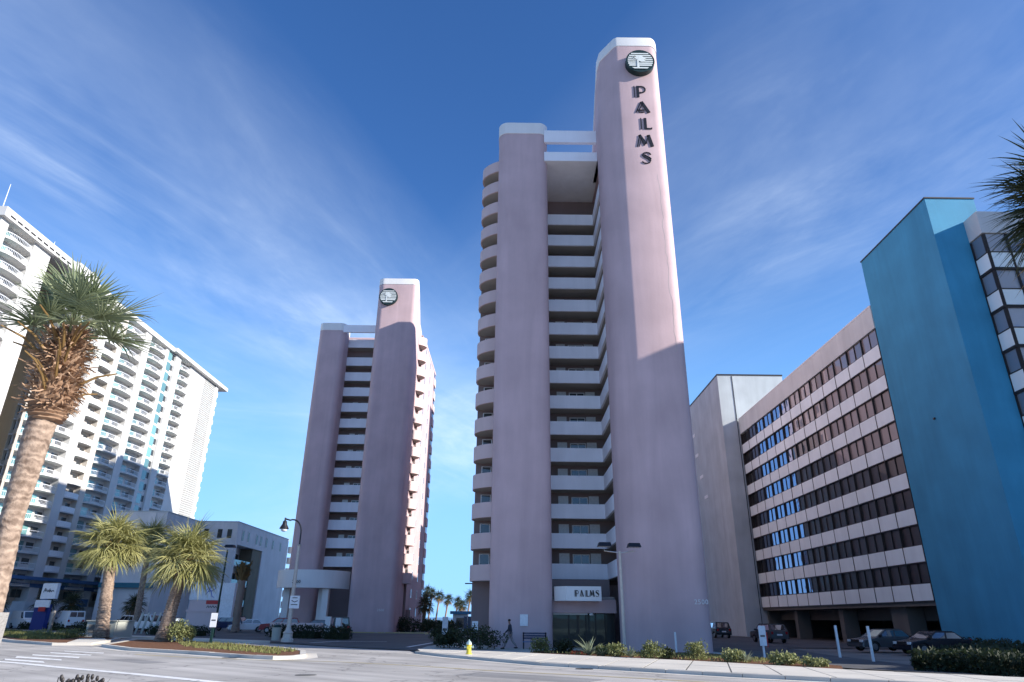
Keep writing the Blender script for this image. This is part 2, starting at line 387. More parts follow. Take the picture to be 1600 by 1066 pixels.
class MB:
    def __init__(s): s.v = []; s.f = []; s.m = []; s.mats = []; s.cur = 0
    def use(s, mat):
        if mat not in s.mats: s.mats.append(mat)
        s.cur = s.mats.index(mat); return s
    def add(s, vs, fs):
        o = len(s.v); s.v += [tuple(v) for v in vs]
        for f in fs: s.f.append(tuple(i + o for i in f)); s.m.append(s.cur)
    def quad(s, a, b, c, d): s.add([a, b, c, d], [(0, 1, 2, 3)])
    def box(s, x0, x1, y0, y1, z0, z1):
        s.add([(x0, y0, z0), (x1, y0, z0), (x1, y1, z0), (x0, y1, z0), (x0, y0, z1), (x1, y0, z1), (x1, y1, z1), (x0, y1, z1)],
              [(0, 3, 2, 1), (4, 5, 6, 7), (0, 1, 5, 4), (1, 2, 6, 5), (2, 3, 7, 6), (3, 0, 4, 7)])
    def prism(s, poly, z0, z1, cap=True):
        """poly counter-clockwise from above; z0,z1 numbers or functions of (x,y)"""
        n = len(poly)
        f0 = z0 if callable(z0) else (lambda x, y: z0)
        f1 = z1 if callable(z1) else (lambda x, y: z1)
        vs = [(x, y, f0(x, y)) for x, y in poly] + [(x, y, f1(x, y)) for x, y in poly]
        fs = [(i, (i + 1) % n, (i + 1) % n + n, i + n) for i in range(n)]
        if cap: fs += [tuple(range(n - 1, -1, -1)), tuple(range(n, 2 * n))]
        s.add(vs, fs)
    def wallstrip(s, pts, z0, z1, t):
        """curved wall of thickness t following an open plan line (outside on the right of travel is offset by +t/2)"""
        n = len(pts); L = []; R = []
        for i, (x, y) in enumerate(pts):
            a = pts[max(i - 1, 0)]; b = pts[min(i + 1, n - 1)]
            dx, dy = b[0] - a[0], b[1] - a[1]; d = math.hypot(dx, dy) or 1
            nx, ny = dy / d * t / 2, -dx / d * t / 2
            L.append((x + nx, y + ny)); R.append((x - nx, y - ny))
        vs = [(x, y, z0) for x, y in L] + [(x, y, z1) for x, y in L] + [(x, y, z0) for x, y in R] + [(x, y, z1) for x, y in R]
        fs = []
        for i in range(n - 1):
            fs += [(i, i + 1, n + i + 1, n + i), (2 * n + i + 1, 2 * n + i, 3 * n + i, 3 * n + i + 1),
                   (n + i, n + i + 1, 3 * n + i + 1, 3 * n + i), (i + 1, i, 2 * n + i, 2 * n + i + 1)]
        fs += [(0, n, 3 * n, 2 * n), (n - 1, 3 * n - 1, 4 * n - 1, 2 * n - 1)]
        s.add(vs, fs)
    def tube(s, pts, r, n=8, caps=True):
        pts = [Vector(p) for p in pts]; k = len(pts)
        rs = r if isinstance(r, (list, tuple)) else [r] * k
        ref = None; vs = []
        for i in range(k):
            t = (pts[min(i + 1, k - 1)] - pts[max(i - 1, 0)]).normalized()
            if ref is None: ref = Vector((1, 0, 0)) if abs(t.x) < 0.9 else Vector((0, 1, 0))
            a = (ref - t * ref.dot(t)).normalized(); b = t.cross(a); ref = a
            for j in range(n):
                q = 2 * PI * j / n
                vs.append(pts[i] + (a * math.cos(q) + b * math.sin(q)) * rs[i])
        fs = [(i * n + j, i * n + (j + 1) % n, (i + 1) * n + (j + 1) % n, (i + 1) * n + j) for i in range(k - 1) for j in range(n)]
        if caps: fs += [tuple(range(n - 1, -1, -1)), tuple((k - 1) * n + j for j in range(n))]
        s.add(vs, fs)
    def lathe(s, prof, c=(0, 0, 0), n=12):
        s.tube([(c[0], c[1], c[2] + z) for r, z in prof], [max(r, 1e-4) for r, z in prof], n)
    def ellipsoid(s, c, r, nu=10, nv=7):
        vs = []; fs = []
        for i in range(nv + 1):
            t = PI * i / nv
            for j in range(nu):
                p = 2 * PI * j / nu
                vs.append((c[0] + r[0] * math.sin(t) * math.cos(p), c[1] + r[1] * math.sin(t) * math.sin(p), c[2] + r[2] * math.cos(t)))
        for i in range(nv):
            for j in range(nu):
                fs.append((i * nu + j, (i + 1) * nu + j, (i + 1) * nu + (j + 1) % nu, i * nu + (j + 1) % nu))
        s.add(vs, fs)
    def mesh(s, name, mat=None, smooth=None):
        me = bpy.data.meshes.new(name)
        me.from_pydata(s.v, [], s.f)
        ms = s.mats if s.mats else [mat]
        for q in ms: me.materials.append(q)
        if len(ms) > 1: me.polygons.foreach_set('material_index', s.m)
        me.update()
        if smooth:
            me.polygons.foreach_set('use_smooth', [True] * len(me.polygons))
            me.set_sharp_from_angle(angle=math.radians(smooth))
        return me
    def build(s, name, mat=None, parent=None, smooth=None, origin=None, rot=0, **tags):
        """vertices are world coordinates (or local to origin if one is given)"""
        if origin is None:
            pw = wmx(parent) if parent else Matrix.Identity(4)
            if parent:
                iv = pw.inverted(); s.v = [tuple(iv @ Vector(v)) for v in s.v]
                w = pw
            else:
                # put the origin at the base centre
                xs = [v[0] for v in s.v]; ys = [v[1] for v in s.v]; zs = [v[2] for v in s.v]
                c = Vector(((min(xs) + max(xs)) / 2, (min(ys) + max(ys)) / 2, min(zs)))
                s.v = [(v[0] - c.x, v[1] - c.y, v[2] - c.z) for v in s.v]
                w = Matrix.Translation(c)
        else:
            w = Matrix.Translation(Vector(origin)) @ Matrix.Rotation(rot, 4, 'Z')
        me = s.mesh(name, mat, smooth)
        return place(name, me, w, parent, **tags)

def place(name, me, w, parent=None, **tags):
    o = bpy.data.objects.new(name, me)
    COL.objects.link(o)
    WM[o.name] = w
    if parent:
        o.parent = parent
        o.matrix_local = wmx(parent).inverted() @ w
    else:
        o.matrix_local = w
    tag(o, **tags)
    return o

def inst(name, me, loc, parent=None, rz=0, scale=None, w=None, **tags):
    if w is None:
        w = Matrix.Translation(Vector(loc)) @ Matrix.Rotation(rz, 4, 'Z')
        if scale: w = w @ Matrix.Diagonal((*scale, 1))
    return place(name, me, w, parent, **tags)

def tag(o, label=None, cat=None, group=None, kind=None):
    if label: o['label'] = label
    if cat: o['category'] = cat
    if group: o['group'] = group
    if kind: o['kind'] = kind
    return o

def thing(name, loc, label, cat, group=None, rz=0):
    return place(name, None, Matrix.Translation(Vector(loc)) @ Matrix.Rotation(rz, 4, 'Z'), None, label=label, cat=cat, group=group)

def arc(cx, cy, r, a0, a1, n=6):
    return [(cx + r * math.cos(math.radians(a0 + (a1 - a0) * i / n)), cy + r * math.sin(math.radians(a0 + (a1 - a0) * i / n))) for i in range(n + 1)]

def stroke(mb, pts, w, plane, depth=0.08):
    """flat bar letters: pts in letter plane (u,v); plane maps (u,v,d) to world"""
    for (u0, v0), (u1, v1) in zip(pts[:-1], pts[1:]):
        dx, dy = u1 - u0, v1 - v0; L = math.hypot(dx, dy) or 1
        nx, ny = -dy / L * w / 2, dx / L * w / 2
        c = [(u0 + nx, v0 + ny), (u1 + nx, v1 + ny), (u1 - nx, v1 - ny), (u0 - nx, v0 - ny)]
        mb.add([plane(u, v, 0) for u, v in c] + [plane(u, v, depth) for u, v in c],
               [(0, 1, 2, 3), (7, 6, 5, 4), (0, 4, 5, 1), (1, 5, 6, 2), (2, 6, 7, 3), (3, 7, 4, 0)])

def text_mesh(body, size, name, align='LEFT', extrude=0.01):
    cu = bpy.data.curves.new(name, 'FONT'); cu.body = body; cu.size = size; cu.extrude = extrude; cu.align_x = align; cu.space_character = 1.12
    cu.offset = size * 0.004
    cu.resolution_u = 3
    ob = bpy.data.objects.new(name, cu); COL.objects.link(ob)
    bpy.context.view_layer.update()
    me = bpy.data.meshes.new_from_object(ob)
    bpy.data.objects.remove(ob); bpy.data.curves.remove(cu)
    return me
def face_cam(loc, yaw=0.0):
    # text lies in XY: stand it up facing -Y, then turn by yaw
    return Matrix.Translation(Vector(loc)) @ Matrix.Rotation(yaw, 4, 'Z') @ Matrix.Rotation(PI / 2, 4, 'X')

M['patch'] = asphalt('patch_asphalt', (0.27, 0.26, 0.25), 0.15)
# ================================================================ the setting
def sheet(name, poly, z, mat, kind='structure', thick=None, z0=None):
    mb = MB()
    if thick: mb.prism(poly, z - thick, z)
    else: mb.add([(x, y, z) for x, y in poly], [tuple(range(len(poly)))])
    return mb.build(name, mat, kind=kind)

mb = MB(); N = 24
mb.add([(-4000, -4000, -0.05), (4000, -4000, -0.05), (4000, 215, -0.05), (-4000, 215, -0.05)], [(0, 1, 2, 3)])
mb.build('ground', M['ground'], kind='structure')
mb = MB(); mb.add([(-4000, 215, -0.05), (4000, 215, -0.05), (4000, 300, -1.6), (-4000, 300, -1.6)], [(0, 1, 2, 3)])
mb.build('beach', M['sand'], kind='structure')
mb = MB(); mb.add([(-14000, 290, -1.45), (14000, 290, -1.45), (14000, 16000, -1.45), (-14000, 16000, -1.45)], [(0, 1, 2, 3)])
mb.build('sea', M['sea'], kind='structure')

# road: a broad boulevard bending past the camera
ROAD = [(-120, 40), (-60, 18), (-22, 6), (0, 3), (30, -14), (90, -50), (90, -22), (34, 13.2), (17.6, 22.4), (11.3, 26), (8.7, 27.5), (5, 30.2), (1.42, 33), (-3.2, 38.8), (-5.3, 42), (-6.2, 45.6), (-12, 50), (-17, 54.5), (-30, 62), (-60, 84), (-120, 128)]
sheet('road', ROAD, 0.0, M['road'])
# parking lots behind
LOTL = [(-120, 129), (-60, 85.2), (-35, 66.5), (-17, 55.6), (-12, 51), (-5.9, 46.2), (-5.9, 62), (-4.2, 74), (-4.2, 110), (-14, 128), (-40, 150), (-69, 150), (-69, 122), (-120, 150)]
sheet('parking_lot', LOTL, 0.004, M['lot'])
LOTR = [(13.6, 41.5), (15.6, 33.5), (19.4, 29.6), (20.2, 39), (20.4, 47.5), (22, 58), (45, 58), (45, 96), (30, 96), (30.5, 130), (13.6, 130)]
sheet('parking_lot', LOTR, 0.004, M['lot'])

# near pavement under the camera
NEAR = [(-60, 12), (-22, 5.2), (0, 2.2), (30, -15), (30, -40), (-60, -40)]
sheet('near_pavement', NEAR, 0.14, M['concrete'], thick=0.2)

# right-hand pavement with kerb in front of the pink tower
PF = [(-5.4, 42.3), (-3.2, 38.8), (1.42, 33), (5, 30.2), (8.7, 27.5), (11.3, 26), (17.6, 22.4), (34, 13.2), (60, -3)]
PB = [(60, 3), (34, 18.5), (17.5, 28.2), (14, 30.6), (9.4, 35.4), (6, 38.0), (1.7, 41.4), (-3.6, 45.2), (-5.7, 45.6)]
def offset_line(pts, d):
    out = []
    for i, (x, y) in enumerate(pts):
        a = pts[max(i - 1, 0)]; b = pts[min(i + 1, len(pts) - 1)]
        dx, dy = b[0] - a[0], b[1] - a[1]; L = math.hypot(dx, dy)
        out.append((x - dy / L * d, y + dx / L * d))
    return out
kin = offset_line(PF, 0.28)
def lerp2(a, b, t): return (a[0] + (b[0] - a[0]) * t, a[1] + (b[1] - a[1]) * t)
kb = MB(); L = 0
pts = []
for a, b in zip(PF[:-1], PF[1:]):
    n = max(1, int(math.hypot(b[0] - a[0], b[1] - a[1]) / 1.5))
    pts += [lerp2(a, b, i / n) for i in range(n)]
pts.append(PF[-1])
def kerb_stones(pts, w, top, name='kerb', mat=None):
    """a run of kerb stones, each its own mesh object under the run"""
    r = thing(name, (*pts[0], 0), None, None); r['kind'] = 'structure'
    for i, (a, b) in enumerate(zip(pts[:-1], pts[1:])):
        dx, dy = b[0] - a[0], b[1] - a[1]; L = math.hypot(dx, dy)
        if L < 0.05: continue
        ux, uy = dx / L, dy / L; g = 0.012
        q = [(a[0] + ux * g, a[1] + uy * g), (b[0] - ux * g, b[1] - uy * g)]
        q2 = [(x - uy * w, y + ux * w) for x, y in reversed(q)]
        k = MB(); k.prism(q + q2, -0.03, top + random.uniform(-0.006, 0.006)); k.build('kerb_stone', mat or M['kerb'], r)
    return r
kerb_stones(pts, 0.28, 0.135)
sheet('pavement', kin + PB, 0.128, M['greydark'], thick=0.18)
# joints of the pavement read as recessed dark lines: build a second run of thin slabs on top
slab_t = thing('pavement_slabs', (0, 36, 0.12), None, None); slab_t['kind'] = 'structure'
k2 = offset_line(PF, 0.30); bb = list(reversed(PB))
def along(line, t):
    seg = [math.hypot(b[0] - a[0], b[1] - a[1]) for a, b in zip(line[:-1], line[1:])]; T = sum(seg) * t
    for (a, b), s in zip(zip(line[:-1], line[1:]), seg):
        if T <= s: return lerp2(a, b, T / s)
        T -= s
    return line[-1]
NS = 44
for i in range(NS):
    t0, t1 = i / NS + 0.0004, (i + 1) / NS - 0.0004
    a, b, c, d = along(k2, t0), along(k2, t1), along(bb, t1), along(bb, t0)
    for (u0, u1) in ((0.005, 0.495), (0.505, 0.995)):
        q = [lerp2(a, d, u0), lerp2(b, c, u0), lerp2(b, c, u1), lerp2(a, d, u1)]
        s_ = MB(); s_.prism(q, 0.10, 0.135 + random.uniform(-0.003, 0.003)); s_.build('slab', M['concrete'], slab_t)

# planted strip between pavement and tower (mulch bed) and forecourt
sheet('planting_bed', [(1.2, 42.0), (6, 38.2), (9.4, 35.6), (14, 30.8), (15.2, 33.6), (13.4, 41.3), (12, 45.4), (8.0, 45.4), (3.0, 46.6), (1.6, 45)], 0.10, M['mulch'], thick=0.2)
sheet('forecourt', [(-5.7, 46), (-3.6, 45.4), (1.2, 42.3), (1.5, 45.2), (3.0, 46.9), (8.0, 45.6), (12, 45.6), (13.4, 41.5), (13.6, 60), (-3.5, 60), (-5.7, 52)], 0.06, M['gravelgrey'], thick=0.1)

# median islands
ISL = [(-29.0, 56.6), (-25.6, 46.0), (-21.7, 41.9), (-16.9, 38.9), (-12.4, 35.6), (-11.2, 35.0), (-10.4, 35.5), (-10.2, 37.0), (-11.4, 41.2), (-13.8, 44.9), (-18.2, 49.6), (-23.4, 54.2)]
def island(poly, bed, groundname):
    n = len(poly); cx = sum(p[0] for p in poly) / n; cy = sum(p[1] for p in poly) / n
    dense = []
    for a, b in zip(poly, poly[1:] + poly[:1]):
        m_ = max(1, int(math.hypot(b[0] - a[0], b[1] - a[1]) / 1.6)); dense += [lerp2(a, b, i / m_) for i in range(m_)]
    dense.append(dense[0])
    kerb_stones(dense, 0.3, 0.16)
    inner = offset_line(poly + poly[:1], 0.3)[:-1]
    inner[0] = lerp2(inner[0], (cx, cy), 0.02)
    sheet(groundname, inner, 0.14, bed, thick=0.2)
island(ISL, M['mulch'], 'median_bed')
ISL2 = [(-72, 92), (-42, 57.6), (-36, 51.5), (-30.2, 47.6), (-27.6, 48.2), (-29.2, 53), (-31.4, 57.6), (-36.5, 62.5), (-68, 86.5), (-73, 94)]
ISL2 = [(-70, 89.0), (-42, 58.4), (-35, 51.4), (-29.6, 47.4), (-27.4, 48.0), (-28.8, 52.6), (-31.2, 58.6), (-36.2, 63.4), (-66, 87)]
island(ISL2, M['mulch'], 'median_bed')
def disc(name, x, y, z, r, mat, parts=True):
    mb = MB(); mb.lathe([(r, 0), (r, .006)], (x, y, z), 24); o = mb.build(name, mat); return o
mh = disc('manhole_cover', -7.2, 26.4, 0.004, 0.38, M['greydark']); tag(mh, 'round dark manhole cover in the near lane', 'manhole cover')
for i_, (x, y) in enumerate(((3.2, 31.05), (-13.6, 36.0))):
    mb = MB(); mb.box(x - .35, x + .35, y - .2, y + .2, 0.012, 0.022); o_ = mb.build('drain_grate', M['mull']); tag(o_, ('iron gutter grate by the right pavement', 'iron gutter grate by the median kerb')[i_], 'drain', 'gutter grates')
sheet('refuge_slab', [(-29.0, 48.0), (-27.5, 48.5), (-28.8, 52.4), (-31.4, 56.6), (-32.6, 55.4)], 0.175, M['concrete'], thick=0.1)

# frontage pavement on the far side of the road
FW = [(-118, 126.5), (-60, 85.0), (-35, 66.8), (-18.5, 56.6)]
kb2 = offset_line(FW, -1.7)
sheet('far_pavement', list(reversed(FW)) + kb2 if False else kb2 + list(reversed(FW)), 0.13, M['concrete'], thick=0.2)

# pale concrete gutters along the kerbs
def gutter(line, w):
    o = offset_line(line, -w); sheet('gutter', o + list(reversed(line)), 0.006, M['concrete'])
gutter([(-5.5, 42.6)] + PF[1:], 0.55)
gutter([(-25.6, 46.0), (-21.7, 41.9), (-16.9, 38.9), (-12.4, 35.6), (-11.2, 35.0), (-10.4, 35.5), (-10.2, 37.0), (-11.4, 41.2)], 0.6)
# painted markings
def marks(name, quads, mat, z=0.008):
    r = thing(name, (quads[0][0][0], quads[0][0][1], 0), None, None); r['kind'] = 'structure'
    for q in quads:
        k = MB(); k.add([(x, y, z) for x, y in q], [tuple(range(len(q)))]); k.build('stripe', mat, r)
CW = [[(-22.97, 33.61), (-20.18, 32.02), (-19.48, 31.04), (-22.2, 32.52)],
      [(-23.72, 35.51), (-20.31, 33.5), (-19.8, 32.68), (-22.95, 34.28)],
      [(-24.06, 37.19), (-20.63, 35.45), (-20.15, 34.51), (-23.51, 36.3)],
      [(-24.59, 39.36), (-21.16, 37.36), (-20.83, 36.65), (-23.89, 38.39)],
      [(-24.78, 40.91), (-21.71, 39.42), (-21.31, 38.64), (-24.33, 40.25)]]
CW = [list(reversed(q)) for q in CW]
marks('crosswalk', CW, M['linewhite'])
def line_quads(pts, w, dash=None):
    o = offset_line(pts, w); return [[pts[i], pts[i + 1], o[i + 1], o[i]] for i in range(len(pts) - 1)]
marks('lane_line', line_quads([(-22.8, 31.9), (-20.5, 30.6), (-17.6, 28.6), (-13.3, 25.9), (-9.2, 23.1), (-4, 19.6), (6, 13.5), (30, 0)], 0.42), M['linewhite'])
marks('edge_line', line_quads([(-19.5, 38.2), (-16.2, 36.2), (-11.6, 34.5), (-8.0, 34.0), (-4.3, 31.9), (-1.0, 29.6), (4.74, 26.5), (12, 22), (34, 8.5)], 0.22), M['lineyellow'])
marks('bay_line', [[(-14.3, 60.5), (-10.2, 61.0), (-10.2, 61.3), (-14.3, 60.8)], [(-15.6, 57.0), (-15.3, 57.0), (-14.1, 61.5), (-14.4, 61.5)], [(-7.2, 51.0), (-6.9, 51.0), (-6.1, 60.0), (-6.4, 60.0)]], M['linewhite'], 0.010)
# squarish repair patches in the worn carriageway
for q in ([(-2.0, 27.2), (2.4, 24.4), (3.4, 26.0), (-1.0, 28.8)], [(-18.5, 33.6), (-15.5, 31.3), (-14.8, 32.3), (-17.8, 34.6)], [(9.5, 20.5), (13.5, 18.0), (14.2, 19.1), (10.2, 21.6)]):
    sheet('road_patch', q, 0.004, M['patch'])
# yellow painted kerb edge near the far tower
kerb_stones([(-22, 91.4), (-19.5, 91.8), (-15, 91.9), (-13.2, 92.4), (-10.5, 92.2), (-10.2, 88.5), (-8.4, 88.2)], 0.3, 0.15, 'yellow_kerb', M['lineyellow'])

# ================================================================ pink towers
def rr_poly(x0, x1, y0, y1, rl, rr, n=8):
    """plan rectangle with the two front (low y) corners rounded"""
    p = arc(x0 + rl, y0 + rl, rl, 180, 270, n) if rl else [(x0, y0)]
    p += arc(x1 - rr, y0 + rr, rr, 270, 360, n) if rr else [(x1, y0)]
    return p + [(x1, y1), (x0, y1)]

def pink_tower(label, P):
    c0, c1, f0, f1 = P['c0'], P['c1'], P['f0'], P['f1']
    yf, yc, yr, yw, yb = P['yf'], P['yc'], P['yr'], P['yw'], P['yb']
    t = thing('apartment_tower', ((c0 + f1) / 2, (yf + yb) / 2, 0), label, 'tower', 'pink apartment towers')
    ztop, zcol, zroof = P['ztop'], P['zcol'], P['zroof']
    # column (short front pier)
    mb = MB(); mb.prism(rr_poly(c0, c1, yc, yr + 0.05, 0.85, 0.85, 10), 0, zcol - 1.25); mb.build('front_pier', M['pink'], t, 30)
    mb = MB(); mb.prism(rr_poly(c0 - 0.04, c1 + 0.04, yc - 0.04, yr + 0.05, 0.88, 0.88, 10), zcol - 1.25, zcol); mb.build('pier_cap', M['cap'], t, 30)
    # fin
    prof = [(yf - 1, ztop), (yf, ztop), (yf + 1.4, ztop - 0.75), (yf + 2.4, ztop - 2.0), (yf + 5.2, ztop - 5.3), (yf + 7.6, ztop - 8.1), (yf + 40, ztop - 8.1)]
    if P.get('flatfin'): prof = [(yf - 1, ztop), (yf + 0.6, ztop), (yf + 1.6, ztop - 0.5), (yf + 5.2, ztop - 5.6), (yf + 7.6, ztop - 6.3), (yf + 40, ztop - 6.3)]
    def zt(x, y, d=0):
        for (a, za), (b, zb) in zip(prof[:-1], prof[1:]):
            if y <= b: return za + (zb - za) * (y - a) / (b - a) + d
        return prof[-1][1] + d
    ch = P['chamfer']
    front = [(f0, yf + ch * 1.05), (f0 + 0.22, yf + ch * 0.72), (f0 + ch * 0.82, yf + 0.12), (f0 + ch, yf)] if ch > 1.2 else arc(f0 + ch, yf + ch, ch, 180, 270, 8)
    rcor = arc(f1 - 0.85, yf + 0.85, 0.85, 270, 360, 10)
    zn = P['znotch']; nx = P['notch']
    ys = [yf + 2.4, yf + 4.0]
    low = front + rcor + [(f1, yr + 0.05), (f0 + nx, yr + 0.05)] + ([(f0 + nx, yf + 4.0), (f0, yf + 4.0)] if nx else [])
    mb = MB(); mb.prism(low, 0, zn)
    hi = front + rcor + [(f1, yf + 1.4), (f1, yf + 2.4), (f1, yf + 5.2), (f1, yf + 7.6), (f0, yf + 7.6), (f0, yf + 5.2), (f0, yf + 2.4)]
    hi = front + rcor + [(f1, yf + 1.45), (f1, yf + 2.4)]
    hi = [p for p in hi if p[1] <= yf + 2.4]
    full = front + rcor
    mb.build('fin_wall', M['pink'], t, 30)
    mb = MB()
    cut = [q for q in front] + [q for q in rcor]
    # front block up to yf+2.4, then two sloping blocks behind
    mb.prism(cut + [(f1, yf + 2.4), (f0, yf + 2.4)], zn, lambda x, y: zt(x, y, -0.95))
    mb.prism([(f0, yf + 2.4), (f1, yf + 2.4), (f1, yf + 5.2), (f0, yf + 5.2)], zn, lambda x, y: zt(x, y, -0.35))
    mb.prism([(f0, yf + 5.2), (f1, yf + 5.2), (f1, yf + 7.6), (f0, yf + 7.6)], min(zn, ztop - 9), lambda x, y: zt(x, y, -0.35))
    mb.build('fin_head', M['pink'], t, 30)
    e = 0.04
    def ex(p): return (p[0] + (-e if p[0] < (f0 + f1) / 2 else e), p[1] - e)
    mb = MB(); mb.prism([ex(q) for q in cut] + [(f1 + e, yf + 2.4), (f0 - e, yf + 2.4)], lambda x, y: zt(x, y, -0.95), lambda x, y: zt(x, y, 0.05))
    mb.prism([(f0 - e, yf + 2.4), (f1 + e, yf + 2.4), (f1 + e, yf + 5.2), (f0 - e, yf + 5.2)], lambda x, y: zt(x, y, -0.35), lambda x, y: zt(x, y, 0.05))
    mb.prism([(f0 - e, yf + 5.2), (f1 + e, yf + 5.2), (f1 + e, yf + 7.6), (f0 - e, yf + 7.6)], lambda x, y: zt(x, y, -0.35), lambda x, y: zt(x, y, 0.05))
    mb.build('fin_cap', M['cap'], t, 30)
    # main mass
    xl, xr = P['xl'], P['xr']
    ys0 = P['ysr']
    mb = MB(); mb.box(xl, xr, yw, yb, 0, zroof)
    mb.box(xl, c0 + 0.5, P['ysl'], yw, 0, zroof); mb.box(f1 - 0.5, xr, ys0, yw, 0, zroof)
    if nx: mb.box(f0 + nx, f1 - 0.5, yr + 0.06, yw, 0, zn + 1.4); mb.box(f0 + 0.31, f0 + nx, yf + 4.0, yw, zn + 0.01, zn + 1.4)
    else: mb.box(f0 + 0.31, f1 - 0.5, yr + 0.06, yw, 0, zroof - 0.1)
    mb.build('main_block', M['pink'], t)
    mb = MB(); mb.box(xl - 0.06, xr + 0.06, yw + 0.5, yb + 0.06, zroof - 0.02, zroof + 0.35)
    mb.build('roof_edge', M['pinkpale'], t)
    if P.get('shadow_block'):
        q = P['shadow_block']; mb = MB(); mb.box(*q); mb.build('shadow_block', M['pink'], t)  # unseen roof block, added to cast shade on the distant tower
    # recess: back wall, slabs, parapets
    tops, ph = P['tops'], P['ph']
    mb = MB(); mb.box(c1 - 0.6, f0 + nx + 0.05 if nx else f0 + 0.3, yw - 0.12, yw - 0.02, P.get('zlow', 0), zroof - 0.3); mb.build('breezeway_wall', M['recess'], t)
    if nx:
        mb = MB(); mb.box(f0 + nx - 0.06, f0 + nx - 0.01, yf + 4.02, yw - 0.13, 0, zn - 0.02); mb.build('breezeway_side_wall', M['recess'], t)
    for zt_ in tops:
        zb = zt_ - ph
        s_ = MB()
        poly = [(c1 - 0.4, yr + 0.2), (f0 + (0.1 if nx else 0.1), yr + 0.2)]
        if nx: poly += [(f0 + 0.1, yf + 4.05), (f0 + nx - 0.07, yf + 4.05), (f0 + nx - 0.07, yw - 0.13)]
        else: poly += [(f0 + 0.1, yw - 0.13)]
        poly += [(c1 - 0.4, yw - 0.13)]
        s_.prism(poly, zb + 0.02, zb + 0.24)
        s_.build('walkway_slab', M['soffit'], t)
        s_ = MB()
        s_.box(c1 - 0.1, f0 + (0.0 if nx else 0.06), yr, yr + 0.18, zb, zt_)
        if nx: s_.prism([(f0 - 0.02, yf + 4.02), (f0 + 0.16, yf + 4.02), (f0 + 0.16, yr + 0.18), (f0 + 0.0, yr + 0.18)], zb, zt_)
        s_.build('parapet', M['parapet'], t)
    # doors and windows along the walkways
    dm = MB(); dm.box(-0.42, 0.42, -0.06, 0, 0, 1.85); dme = dm.mesh('door', M['whitepaint'])
    wmb = MB(); wmb.box(-0.62, 0.62, -0.04, 0, 0, 0.95); wme = wmb.mesh('window', M['glass_pink'])
    fr = MB()
    for a in ((-0.7, -0.62, 0, 1.03), (0.62, 0.7, 0, 1.03), (-0.62, 0.62, 0.95, 1.03), (-0.62, 0.62, -0.08, 0), (-0.03, 0.03, 0, 0.95)):
        fr.box(a[0], a[1], -0.07, 0.0, a[2], a[3])
    frm = fr.mesh('window_frame', M['whitepaint'])
    for i, zt_ in enumerate(tops):
        zb = zt_ - ph + 0.24
        wd = f0 - c1
        inst('door', dme, (c1 + wd * 0.30, yw - 0.12, zb), t)
        inst('door', dme, (c1 + wd * 0.86, yw - 0.12, zb), t)
        o = inst('window', wme, (c1 + wd * 0.60, yw - 0.12, zb + 0.75), t); inst('window_frame', frm, (c1 + wd * 0.60, yw - 0.12, zb + 0.75), o)
    # roof beam across the recess and top slab
    for (y0, y1, z0, z1) in P['beams']:
        mb = MB(); mb.box(c1 - 0.3, f0 + 0.3, y0, y1, z0, z1); mb.build('roof_beam', M['parapet'], t)
    # rounded balconies at the sides
    for (x0, y0, x1, y1, b, side, zmin) in P['bows']:
        pts = []
        for i in range(13):
            q = i / 12; pts.append((x0 + (x1 - x0) * q ** 0.9 + side * b * math.sin(PI * q), y0 + (y1 - y0) * (q ** 1.15)))
        inner = [(x1 - side * 1.9, y1 - 0.02), (x0 - side * 0.6, y1 - 0.02), (x0 - side * 0.6, y0)]
        fl = pts + [(x1 - side * 0.02, y1)] + inner[1:]
        area = sum(a[0] * b_[1] - b_[0] * a[1] for a, b_ in zip(fl, fl[1:] + fl[:1]))
        if area < 0: fl = fl[::-1]
        zb0 = tops[-1] - ph
        zz_ = [z for z in P['bowtops'] if z - ph > zmin]
        sm = MB(); sm.prism(fl, 0, 0.16)
        sl_me = None
        wpts = pts if side > 0 else pts[::-1]
        for z in zz_:
            bo = MB(); bo.wallstrip(wpts, z - ph, z, 0.14); bal = bo.build('balcony', M['pinkpale'], t, 40)
            s2 = MB(); s2.prism(fl, z - ph + 0.02, z - ph + 0.2); s2.build('balcony_floor', M['soffit'], bal)
        # full-height inner wall with a window per floor
        xa, xb = sorted((x0 - side * 0.6, x1))
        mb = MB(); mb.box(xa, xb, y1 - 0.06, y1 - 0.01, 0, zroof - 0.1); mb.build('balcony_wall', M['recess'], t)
        hw = abs(x1 - x0) + 0.3
        xc = (x0 + x1) / 2 - side * 0.15
        gm = MB(); gm.box(-0.34, 0.34, -0.04, 0, 0, 1.15); gme = gm.mesh('balcony_window', M['glass_pink'])
        gf = MB()
        for a in ((-0.42, -0.34, -0.06, 1.2), (0.34, 0.42, -0.06, 1.2), (-0.34, 0.34, 1.15, 1.2), (-0.34, 0.34, -0.06, 0)): gf.box(a[0], a[1], -0.06, 0, a[2], a[3])
        gfm = gf.mesh('window_frame', M['whitepaint'])
        for z in zz_:
            o = inst('balcony_window', gme, (xc, y1 - 0.06, z - ph + 0.55 + 0.35), t)
            inst('window_frame', gfm, (xc, y1 - 0.06, z - ph + 0.55 + 0.35), o)
    # side windows
    sw = MB(); sw.box(-0.03, 0.03, -0.45, 0.45, 0, 1.1); swm = sw.mesh('side_window', M['glass_pink'])
    sf = MB()
    for a in ((-0.53, -0.45, -0.08, 1.18), (0.45, 0.53, -0.08, 1.18), (-0.45, 0.45, 1.1, 1.18), (-0.45, 0.45, -0.08, 0)): sf.box(-0.05, 0.05, a[0], a[1], a[2], a[3])
    sfm = sf.mesh('window_frame', M['whitepaint'])
